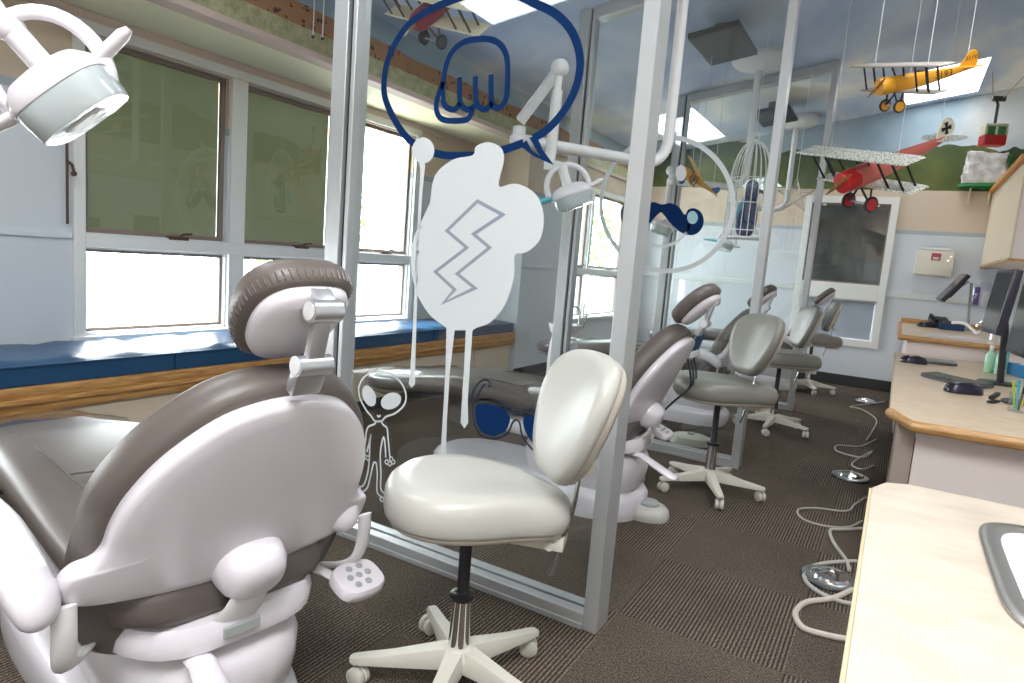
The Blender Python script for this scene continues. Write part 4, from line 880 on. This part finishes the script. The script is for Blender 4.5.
def dental_light(label, cx, cy, ze, path, head, xh, n, s=1., wrap=False, zend=None):
    z0 = ceil_z(cx); t = thing('dental_light', label, 'dental light', (0, 0, 0), 0, 'ceiling mounted dental lights')
    MB().lathe([(0, .03), (.25, .03), (.262, .0), (.255, -.05), (.22, -.085), (.12, -.11), (.045, -.12), (0, -.12)], (cx, cy, z0), 40).build('canopy', WHITE2, t, 60)
    d = (Vector(path[0])-Vector((cx, cy, ze))); d.z = 0; d.normalize(); R_ = .16
    el = [Vector((cx, cy, z0-.1)), Vector((cx, cy, ze+R_+.02))]+[Vector((cx, cy, ze))+d*R_*(1-math.cos(a))+Vector((0, 0, R_*(1-math.sin(a)))) for a in [PI/2*i/8 for i in range(9)]]
    MB().tube(el+[Vector(path[0])], .034, 16).build('ceiling_pole', WHITE2, t, 60)
    if len(path) > 1:
        p0, p1, p2 = [Vector(p) for p in path[:3]]
        MB().ball(p0, .052, (1, 1, .8)).cyl(p0, p0+Vector((0, 0, .07)), .036, 16).build('pivot', WHITE2, t)
        mid = (p0+Vector((0, 0, .10)))
        MB().tube([mid, p1], .034, 4).build('spring_arm', WHITE2, t, 0); MB().ball(p1, .05).build('arm_joint', WHITE2, t)
        MB().cyl(p1, p1+(p2-p1)*.25, .02, 14).cyl(p1+(p2-p1)*.22, p2, .030, 14).build('drop_tube', WHITE2, t)
        q = p2
    else: q = Vector(path[0])
    top = light_head(t, head, xh, n, s, wrap)
    MB().tube(spline([q, (q+top)/2+Vector((0, 0, .02)), top], 4), .022*s, 12).build('neck', WHITE2, t)
    return t
# nearest light, upper left
hx = RX*.79-RY*.61; hn = RX*.53+RY*.74+RZ*.36
hc = on_y(60, 88, .66)
dental_light('nearest dental light, close up at the top left of the view', -1.42, 1.53, 2.42, [(-1.72, .70, 2.42), (-1.85, .45, 2.50), (-1.86, .47, 2.10)], hc, hx, hn, .76)
dental_light('second dental light with a teal wrapped handle, beside the speech bubble', -1.365, 4.08, 2.0, [(-1.92, 3.19, 2.0), (-1.705, 3.2, 2.37), (-1.72, 3.2, 1.84)], (-1.575, 3.2, 1.715), RX*.87-RY*.42, RX*.30+RY*.9+RZ*.1, .85, True)
e3 = on_z(672, 181, 2.22)
dental_light('third dental light, its bent pole crossing the birdcage', -1.42, 6.67, 2.2, [tuple(e3), (e3.x-.02, e3.y, 2.32), (e3.x-.02, e3.y, 1.95)], (e3.x-.03, e3.y-.05, 1.78), (1, .3, 0), (-.2, -.2, -1), .85, True)
dental_light('farthest dental light, its canopy near the far wall', -1.42, 9.25, 2.25, [(-2.0, 9.0, 2.25), (-2.05, 8.9, 2.5), (-2.05, 8.85, 1.95)], (-2.03, 8.8, 1.75), (1, .2, 0), (-.2, -.3, -1), .85, True)
# ================================================================== CEILING SCREENS
def ceiling_screen(label, c, w_, h_, rx, rz):
    t = thing('ceiling_television', label, 'television', c, rz, 'televisions hung flat from the ceiling')
    M = Matrix.Rotation(rx, 3, 'Y')
    MB().box((0, 0, 0), (w_, h_, .045), .008, M).build('housing', BLACK, t, 40)
    MB().box(M @ Vector((0, 0, -.0235)), (w_-.05, h_-.05, .002), 0, M).build('screen', mat('television_glass', (.02, .022, .032), .5), t, 0)
    MB().bx(-.08, .08, -.08, .08, .02, .15, .01).build('bracket', DGREY, t, 0); MB().tube(spline([(-.12, .2, .03), (-.16, .3, .09), (-.05, .34, .1), (0, .2, .06), (.0, .1, .05)], 5), .008, 6).build('cord', BLACK, t)
ceiling_screen('nearest black television hung flat under the ceiling, right of the front post', (-1.52, 5.70, 3.24), .40, .74, -math.atan(.17), 0)
ceiling_screen('farther dark television under the ceiling, partly behind a post', (-1.52, 8.30, 3.24), .40, .70, -math.atan(.17), 0)
# ================================================================== MODEL AIRPLANES
def text_mesh(s, size):
    cu = bpy.data.curves.new('lettering', 'FONT'); cu.body = s; cu.size = size; cu.align_x = 'CENTER'; cu.align_y = 'CENTER'; cu.extrude = 0; cu.resolution_u = 2
    o = bpy.data.objects.new('lettering', cu); C.objects.link(o); dg = bpy.context.evaluated_depsgraph_get(); me = bpy.data.meshes.new_from_object(o.evaluated_get(dg))
    bpy.data.objects.remove(o); return me
def letter_part(name, s, size, m, parent, M):
    me = text_mesh(s, size); me.transform(M); me.materials.clear(); me.materials.append(m); me.name = name
    o = bpy.data.objects.new(name, me); C.objects.link(o); o.parent = parent; return o
def biplane(label, c, Ft, Wd, ln, span, body, wing, wheel, tailm, strut=BLACK, number=None, cross=False, tri=False, cowl=None, hang=True, under=None, prop=None, stagger=.0):
    """Ft nose->tail, Wd left tip->right tip as seen; builds in world axes about c"""
    Ft = Vector(Ft).normalized(); Wd = Vector(Wd); Wd = (Wd-Ft*Wd.dot(Ft)).normalized(); U = Ft.cross(Wd); U = U if U.z > 0 else -U
    t = thing('model_airplane', label, 'model airplane', c, 0, 'model airplanes hung from the ceiling')
    P = lambda f, w_, u: Ft*(f*ln)+Wd*(w_*span)+U*(u*ln)
    sec = [(-.40, .045, .05, 0), (-.36, .066, .07, 0), (-.25, .07, .078, 0), (-.08, .066, .075, 0), (.10, .052, .06, .004), (.30, .033, .04, .012), (.50, .014, .02, .022)]
    rings = []
    for f, hw, hh, u0 in sec: rings.append([P(f, 0, u0)+Wd*(hw*ln*abs(math.cos(a))**.6*math.copysign(1, math.cos(a)))+U*(hh*ln*abs(math.sin(a))**.6*math.copysign(1, math.sin(a))) for a in [2*PI*i/16 for i in range(16)]])
    fus = MB().loft(rings).build('fuselage', body, t, 50)
    if cowl:
        rr = [[P(f, 0, 0)+Wd*(r*ln*math.cos(a))+U*(r*ln*math.sin(a)) for a in [2*PI*i/18 for i in range(18)]] for f, r in ((-.43, .06), (-.425, .078), (-.34, .084), (-.30, .076))]
        MB().loft(rr).build('cowling', cowl, t, 50)
    for s in (-1, 1): MB().ball(P(-.02-.0, 0, .072), .03*ln, (1.3, 1, .5)).build('cockpit', BLACK, fus) if s > 0 else None
    def wing_(name, f0, u0, ch, sp, dih=0.):
        out = sp2([(-.5, -ch*.32), (-.47, -ch*.5), (0, -ch*.5), (.47, -ch*.5), (.5, -ch*.32), (.5, ch*.3), (.46, ch*.5), (0, ch*.5), (-.46, ch*.5), (-.5, ch*.3)], 3)
        return MB().pillow(out, [(0, -.008), (.9, -.008), (1, 0), (.96, .010), (0, .012)], lambda a, b_, d: P(f0, 0, u0)+Wd*(a*sp*span)+Ft*(b_*ln)+U*((d+dih*abs(a))*ln)).build(name, wing, t, 40)
    wing_('upper_wing', -.24-stagger, .17, .17, 1.); wing_('lower_wing', -.19, -.075, .155, .86 if not tri else .62)
    if tri: wing_('middle_wing', -.22, .05, .14, .9)
    for w_ in (-.36, -.24, .24, .36) if not tri else (-.27, .27):
        for df in (-.05, .05):
            s = MB().cyl(P(-.2+df, w_, -.075), P(-.24+df-stagger, w_, .17), .0065*ln+.002, 6).build('strut', strut, t)
    for w_ in (-.05, .05): MB().cyl(P(-.22, w_, .07), P(-.25, w_*1.3, .17), .006*ln+.002, 6).build('strut', strut, t)
    for s in (-1, 1):
        wc = P(-.28, 0, -.20)+Wd*(s*.10*ln)
        MB().cyl(P(-.30, 0, -.07)+Wd*(s*.05*ln), wc, .006*ln+.002, 6).cyl(P(-.20, 0, -.07)+Wd*(s*.05*ln), wc, .006*ln+.002, 6).build('gear_leg', strut, t)
        wh = MB().lathe([(.052*ln, -.012*ln), (.06*ln, -.006*ln), (.06*ln, .006*ln), (.052*ln, .012*ln)], wc+Wd*(s*.012*ln), 22, Wd).build('tyre', BLACK, t); MB().lathe([(0, -.013*ln), (.046*ln, -.012*ln), (.046*ln, .012*ln), (0, .013*ln)], wc+Wd*(s*.012*ln), 20, Wd).build('wheel_disc', wheel, wh)
    MB().cyl(P(-.28, 0, -.20)-Wd*.10*ln, P(-.28, 0, -.20)+Wd*.10*ln, .008*ln, 8).build('axle', GREYP, t)
    fin = sp2([(.36, .02), (.42, .10), (.47, .165), (.53, .175), (.565, .12), (.56, .04), (.52, .0)], 4) if not cross else sp2([(.43, .03), (.45, .12), (.50, .165), (.56, .16), (.595, .10), (.575, .04), (.52, .015)], 4)
    MB().pillow(fin, [(0, -.007), (.95, -.006), (1, 0), (.95, .006), (0, .007)], lambda a, b_, d: P(a, 0, b_)+Wd*d*ln).build('tail_fin', tailm, t, 40)
    st = sp2([(.40, -.02), (.44, -.15), (.52, -.19), (.56, -.1), (.555, 0), (.56, .1), (.52, .19), (.44, .15), (.40, .02)], 3)
    MB().pillow(st, [(0, -.006), (1, 0), (0, .006)], lambda a, b_, d: P(a, 0, .03)+Wd*b_*ln+U*d*ln).build('tailplane', wing if cross else body, t, 40)
    a = .6; bl = Wd*math.cos(a)+U*math.sin(a)
    MB().tube([P(-.445, 0, 0)-bl*.17*ln, P(-.445, 0, 0)-bl*.08*ln, P(-.445, 0, 0), P(-.445, 0, 0)+bl*.08*ln, P(-.445, 0, 0)+bl*.17*ln], [.006*ln, .018*ln, .01*ln, .018*ln, .006*ln], 8, flat=.35).cyl(P(-.46, 0, 0), P(-.40, 0, 0), .014*ln, 10).build('propeller', prop or mat('prop_wood', (.42, .22, .07), .4), t)
    side = 1 if (Wd.dot(CAM-Vector(c)) > 0) else -1
    if number:
        for (f, u, sz, hw) in ((.17, .008, .092, .05), (.50, .105, .058, .009)):
            rgt = Ft if (Ft.dot(RX) > 0) else -Ft
            M = Matrix((rgt, U, Wd*side)).transposed().to_4x4(); M.translation = P(f, 0, u)+Wd*side*hw*ln
            letter_part('number', number, sz*ln, BLACK, fus, M)
    if cross:
        k = MB(); q0 = P(.515, 0, .095)+Wd*side*.009*ln
        for an in (.0, PI/2):
            u1 = Ft*math.cos(an)+U*math.sin(an); v1 = U*math.cos(an)-Ft*math.sin(an)
            k.poly([q0+u1*.045*ln-v1*.018*ln, q0+u1*.0*ln-v1*.007*ln, q0-u1*.045*ln-v1*.018*ln, q0-u1*.045*ln+v1*.018*ln, q0+v1*.007*ln, q0+u1*.045*ln+v1*.018*ln])
        k.build('cross_emblem', BLACK, t, 0)
    if hang:
        for f, w_ in ((-.22, -.3), (-.22, .3), (.45, 0)):
            p = P(f, w_, .17 if f < 0 else .03); zc = ceil_z((Vector(c)+p).x)-c[2]
            MB().cyl(p, Vector((p.x, p.y, zc)), .0022, 5).build('hanging_string', STRING, t)
    return t
biplane('yellow biplane with black numbers hanging in front of the skylight', tuple(on_y(921, 79, 4.6)), (.80, .52, .27), (.66, -.70, -.22), .60, .80, YELLOW, mat('grey_underwing', (.42, .38, .34), .5), YELLOW, YELLOW, mat('strut_navy', (.015, .02, .05), .4), '33193', cowl=YELLOW)
m, nt, b, N, L = nodemat('speckled_wing'); SPECK = m
tc = N('ShaderNodeTexCoord'); v = N('ShaderNodeTexVoronoi'); v.inputs['Scale'].default_value = 75; L(tc.outputs['Object'], v.inputs['Vector'])
r = ramp(nt, [(.30, (.10, .11, .09)), (.42, (.78, .78, .70))]); L(v.outputs['Distance'], r.inputs[0]); L(r.outputs[0], b.inputs['Base Color']); b.inputs['Roughness'].default_value = .6
biplane('red biplane with a black cross on its white tail fin, above the far window', tuple(on_y(889, 164, 5.6)), (.68, .62, .44), (.68, -.72, -.24), .98, 1.06, PINKR, SPECK, RED, mat('ivory_paint', (.80, .75, .62), .5), BLACK, None, True, cowl=RED, stagger=.05)
biplane('cream and red biplane cut off at the top, above the speech bubble', tuple(on_y(447, -2, 3.25)), (.30, .62, .70), (.86, -.20, -.36), .72, .98, mat('maroon_paint', (.28, .02, .03), .35), CREAMP, DGREY, CREAMP, mat('strut_brown', (.10, .05, .03), .5))
biplane('small yellow and blue biplane behind the white circle decal', tuple(on_y(697, 180, 6.0)), (.55, .6, -.45), (.6, -.5, -.6), .42, .5, YELLOW, mat('orange_paint', (.70, .36, .03), .45), mat('blue_paint', (.03, .12, .35), .4), mat('blue_paint'), BLACK)
# ================================================================== BIRDCAGE, STAR, CABLE CAR, ROCKS
cg = on_y(749, 195, 6.1); zb, zt, R0 = on_y(749, 238, 6.1).z, on_y(751, 140, 6.1).z, .175
t = thing('birdcage', 'white wire birdcage hanging beyond the middle partition', 'birdcage', (cg.x, cg.y, zb))
H = zt-zb; prof = lambda k: (R0*math.sqrt(max(0, 1-((k-.55)/.45)**2)) if k > .55 else R0*(1+.10*(.55-k)))
k_ = MB()
for i in range(20):
    a = 2*PI*i/20; k_.tube([(prof(k)*math.cos(a), prof(k)*math.sin(a), k*H) for k in [0, .15, .3, .45, .55, .65, .75, .84, .92, .97, 1.]], .0042, 5)
for k in (0, .07, .35, .60): k_.tube([(prof(k)*math.cos(a), prof(k)*math.sin(a), k*H) for a in [2*PI*i/28 for i in range(28)]], .005, 5, closed=True)
k_.build('wire_bars', WIRE, t); MB().lathe([(0, -.012), (prof(0)*1.03, -.012), (prof(0)*1.03, .006), (0, .006)], n=28).build('floor_tray', WIRE, t)
MB().tube([(.03*math.cos(a), 0, H+.03+.03*math.sin(a)) for a in [2*PI*i/14 for i in range(14)]], .005, 6, closed=True).cyl((0, 0, H+.06), (0, 0, ceil_z(cg.x)-zb), .003, 5).build('hanging_ring', WIRE, t)
t = thing('toy_bird', 'dark blue toy bird with pale blue wing inside the birdcage', 'toy', (cg.x+.0, cg.y, zb+.008))
MB().tube(spline([(0, 0, .0), (0, 0, .08), (.01, 0, .2), (.015, 0, .32), (.02, 0, .40), (.02, 0, .46), (.02, 0, .50)], 3), [.03, .06, .075, .08, .085, .085, .08, .075, .065, .055, .055, .058, .06, .058, .055, .05, .042, .03, .01][:19], 14).build('body', mat('bird_navy', (.012, .035, .13), .7), t)
MB().tube([(.08, -.03, .40), (.11, -.04, .395), (.135, -.045, .375)], [.02, .014, .003], 8).build('beak', BLACK, t)
for s in (-1, 1): MB().tube([(-.02, s*.07, .34), (-.05, s*.10, .24), (-.08, s*.09, .12)], [.02, .045, .01], 8, flat=.4).build('wing', mat('bird_cyan', (.15, .50, .62), .6), t)
sc = on_y(795, 196, 6.9)
t = thing('wire_star', 'white wire star hanging left of the far window top', 'star', tuple(sc))
pts = [Vector((.17*math.cos(PI/2+2*PI*i*2/5), 0, .17*math.sin(PI/2+2*PI*i*2/5))) for i in range(5)]
MB().tube(pts, .014, 6, closed=True).tube([p*.75+Vector((0, .04, 0)) for p in pts], .010, 6, closed=True).build('frame', WIRE, t); MB().cyl((0, 0, .17), (0, 0, ceil_z(sc.x)-sc.z), .0025, 5).build('hanging_string', STRING, t)
gc = on_y(993, 135, 8.3)
t = thing('cable_car', 'small red and cream model cable car hanging in the far right corner', 'model', tuple(gc), .25)
MB().bx(-.10, .10, -.08, .08, -.11, -.01, .015).build('lower_body', RED, t, 0); MB().bx(-.10, .10, -.08, .08, .07, .10, .012).bx(-.10, -.08, -.08, .08, -.01, .07).bx(.08, .10, -.08, .08, -.01, .07).bx(-.01, .01, -.08, .08, -.01, .07).build('cabin', CREAMP, t, 0)
MB().bx(-.079, .079, -.07, .07, -.012, .072).build('window', GREENP, t, 0)
MB().tube([(0, 0, .10), (0, 0, .30), (-.03, 0, .36)], .014, 8).bx(-.06, .06, -.02, .02, .33, .38, .01).build('hanger', DGREY, t)
MB().cyl((-.06, .0, .38), (-.10, .0, .62), .007, 6).cyl((.03, .0, .36), (.30, -1.5, 1.05), .006, 6).build('cable', mat('rope', (.5, .42, .28), .7), t)
r0 = on_y(982, 187, 9.62)
t = thing('rock_display', 'pale grey rock model with green edges on a bracket in the far right corner', 'model', (r0.x, 9.66, 2.645))
bm = bmesh.new(); bmesh.ops.create_cube(bm, size=1); bmesh.ops.subdivide_edges(bm, edges=bm.edges[:], cuts=9, use_grid_fill=True)
from mathutils import noise as mnoise
for v in bm.verts:
    q = v.co.copy(); k = mnoise.cell(Vector((q.x*4.2, q.z*4+.5, q.y*3)))*.09+mnoise.noise(q*7)*.05
    v.co = Vector((q.x*.40*(1+k), q.y*.24*(1+k), .02+(q.z+.5)*.36*(1+k*.8)))
mm = MB(); mm.merge(bm); mm.build('rocks', mat('pale_rock', (.52, .50, .49), .8, bump=.8, bscale=14, vary=.4, vscale=10), t, 30)
MB().pillow(sup(.02, 0, .26, .13, 3, 24), [(1, -.02), (1, .02), (.9, .03), (0, .03)], flat_xy).build('green_base', GREENP, t, 30); MB().ball((.21, 0, .22), .07, (.7, 1, 2.2)).build('green_bush', GREENP, t)
for x_ in (-.1, .1): MB().tube([(x_, .05, -.02), (x_, .12, -.16)], .008, 6).bx(x_-.01, x_+.01, .12, .14, -.2, -.02).build('bracket', CREAMP, t, 0)
for i, (px_, py_, lb) in enumerate(((313, 36, 'left one of two pale strings hanging before the desert mural'), (322.5, 38, 'right one of two pale strings hanging before the desert mural'))):
    p = on_y(px_, py_, 3.1); t = thing('hanging_string', lb, 'string', tuple(p), 0, 'pale strings before the mural')
    MB().cyl((0, 0, 0), (0, 0, ceil_z(p.x)-p.z), .0045, 6).build('cord', STRING, t); MB().ball((0, 0, -.005), .012).build('weight', DGREY, t)
# ================================================================== LIGHT
W = bpy.data.worlds.new('World'); bpy.context.scene.world = W; W.use_nodes = True
bg = W.node_tree.nodes['Background']; bg.inputs[0].default_value = (.93, .97, 1., 1); bg.inputs[1].default_value = 8.0
def portal(name, loc, rot, sx, sy):
    l = bpy.data.lights.new(name, 'AREA'); l.shape = 'RECTANGLE'; l.size = sx; l.size_y = sy; l.cycles.is_portal = True
    o = bpy.data.objects.new(name, l); C.objects.link(o); o.location = loc; o.rotation_euler = rot
for i, (x, cols, zz) in enumerate(((XW, COLS, (UP, LO)), (XB, WIN2, ((1.30, 2.28), (.66, 1.20))))):
    for a, c in cols:
        for z in zz: portal('window_portal', (x-.13, (a+c)/2, (z[0]+z[1])/2), (0, -PI/2, 0), z[1]-z[0], c-a)
SKYL = mat('strong_fill_glow', (.8, .8, .8), .6, emit=(.95, .98, 1.), estr=13); SKYN = mat('near_skylight_glow', (.8, .8, .8), .6, emit=(.90, .98, 1.), estr=5.); SKYM = mat('mild_fill_glow', (.8, .8, .8), .6, emit=(.95, .98, 1.), estr=5.5); SKYD = mat('far_skylight_glow', (.8, .8, .8), .6, emit=(.95, .98, 1.), estr=2.6)  # panes glow in place of sky light; strength set per skylight to balance brightness
for o in bpy.data.objects:
    if o.name.startswith('skylight_pane'): o.data.materials.clear(); o.data.materials.append(SKYL if o.parent.name == 'window_12' else SKYN if o.parent.name == 'window_13' else SKYM if o.parent.name == 'window_14' else SKYD)
sun = bpy.data.lights.new('sun', 'SUN'); sun.energy = 9; sun.angle = math.radians(1.5); sun.color = (1, .95, .86)
so = bpy.data.objects.new('sun', sun); C.objects.link(so); so.rotation_euler = Vector((.36, .12, -.93)).to_track_quat('-Z', 'Y').to_euler()
# ================================================================== CAMERA
cam = bpy.data.cameras.new('camera'); cam.sensor_width = 36; cam.lens = FPX/1024*36; cam.clip_start = .02
co = bpy.data.objects.new('camera', cam); C.objects.link(co)
M = Matrix((RX, -RY, -RZ)).transposed().to_4x4(); M.translation = CAM; co.matrix_world = M
sc = bpy.context.scene; sc.camera = co
sc.view_settings.view_transform = 'Standard'; sc.view_settings.look = 'None'; sc.view_settings.gamma = 1; sc.view_settings.use_curve_mapping = False; sc.view_settings.exposure = 1.15
cy = sc.cycles; cy.use_denoising = True; cy.max_bounces = 10; cy.diffuse_bounces = 6; cy.glossy_bounces = 4; cy.transmission_bounces = 8; cy.transparent_max_bounces = 32; cy.sample_clamp_indirect = 8; cy.caustics_reflective = False; cy.caustics_refractive = False
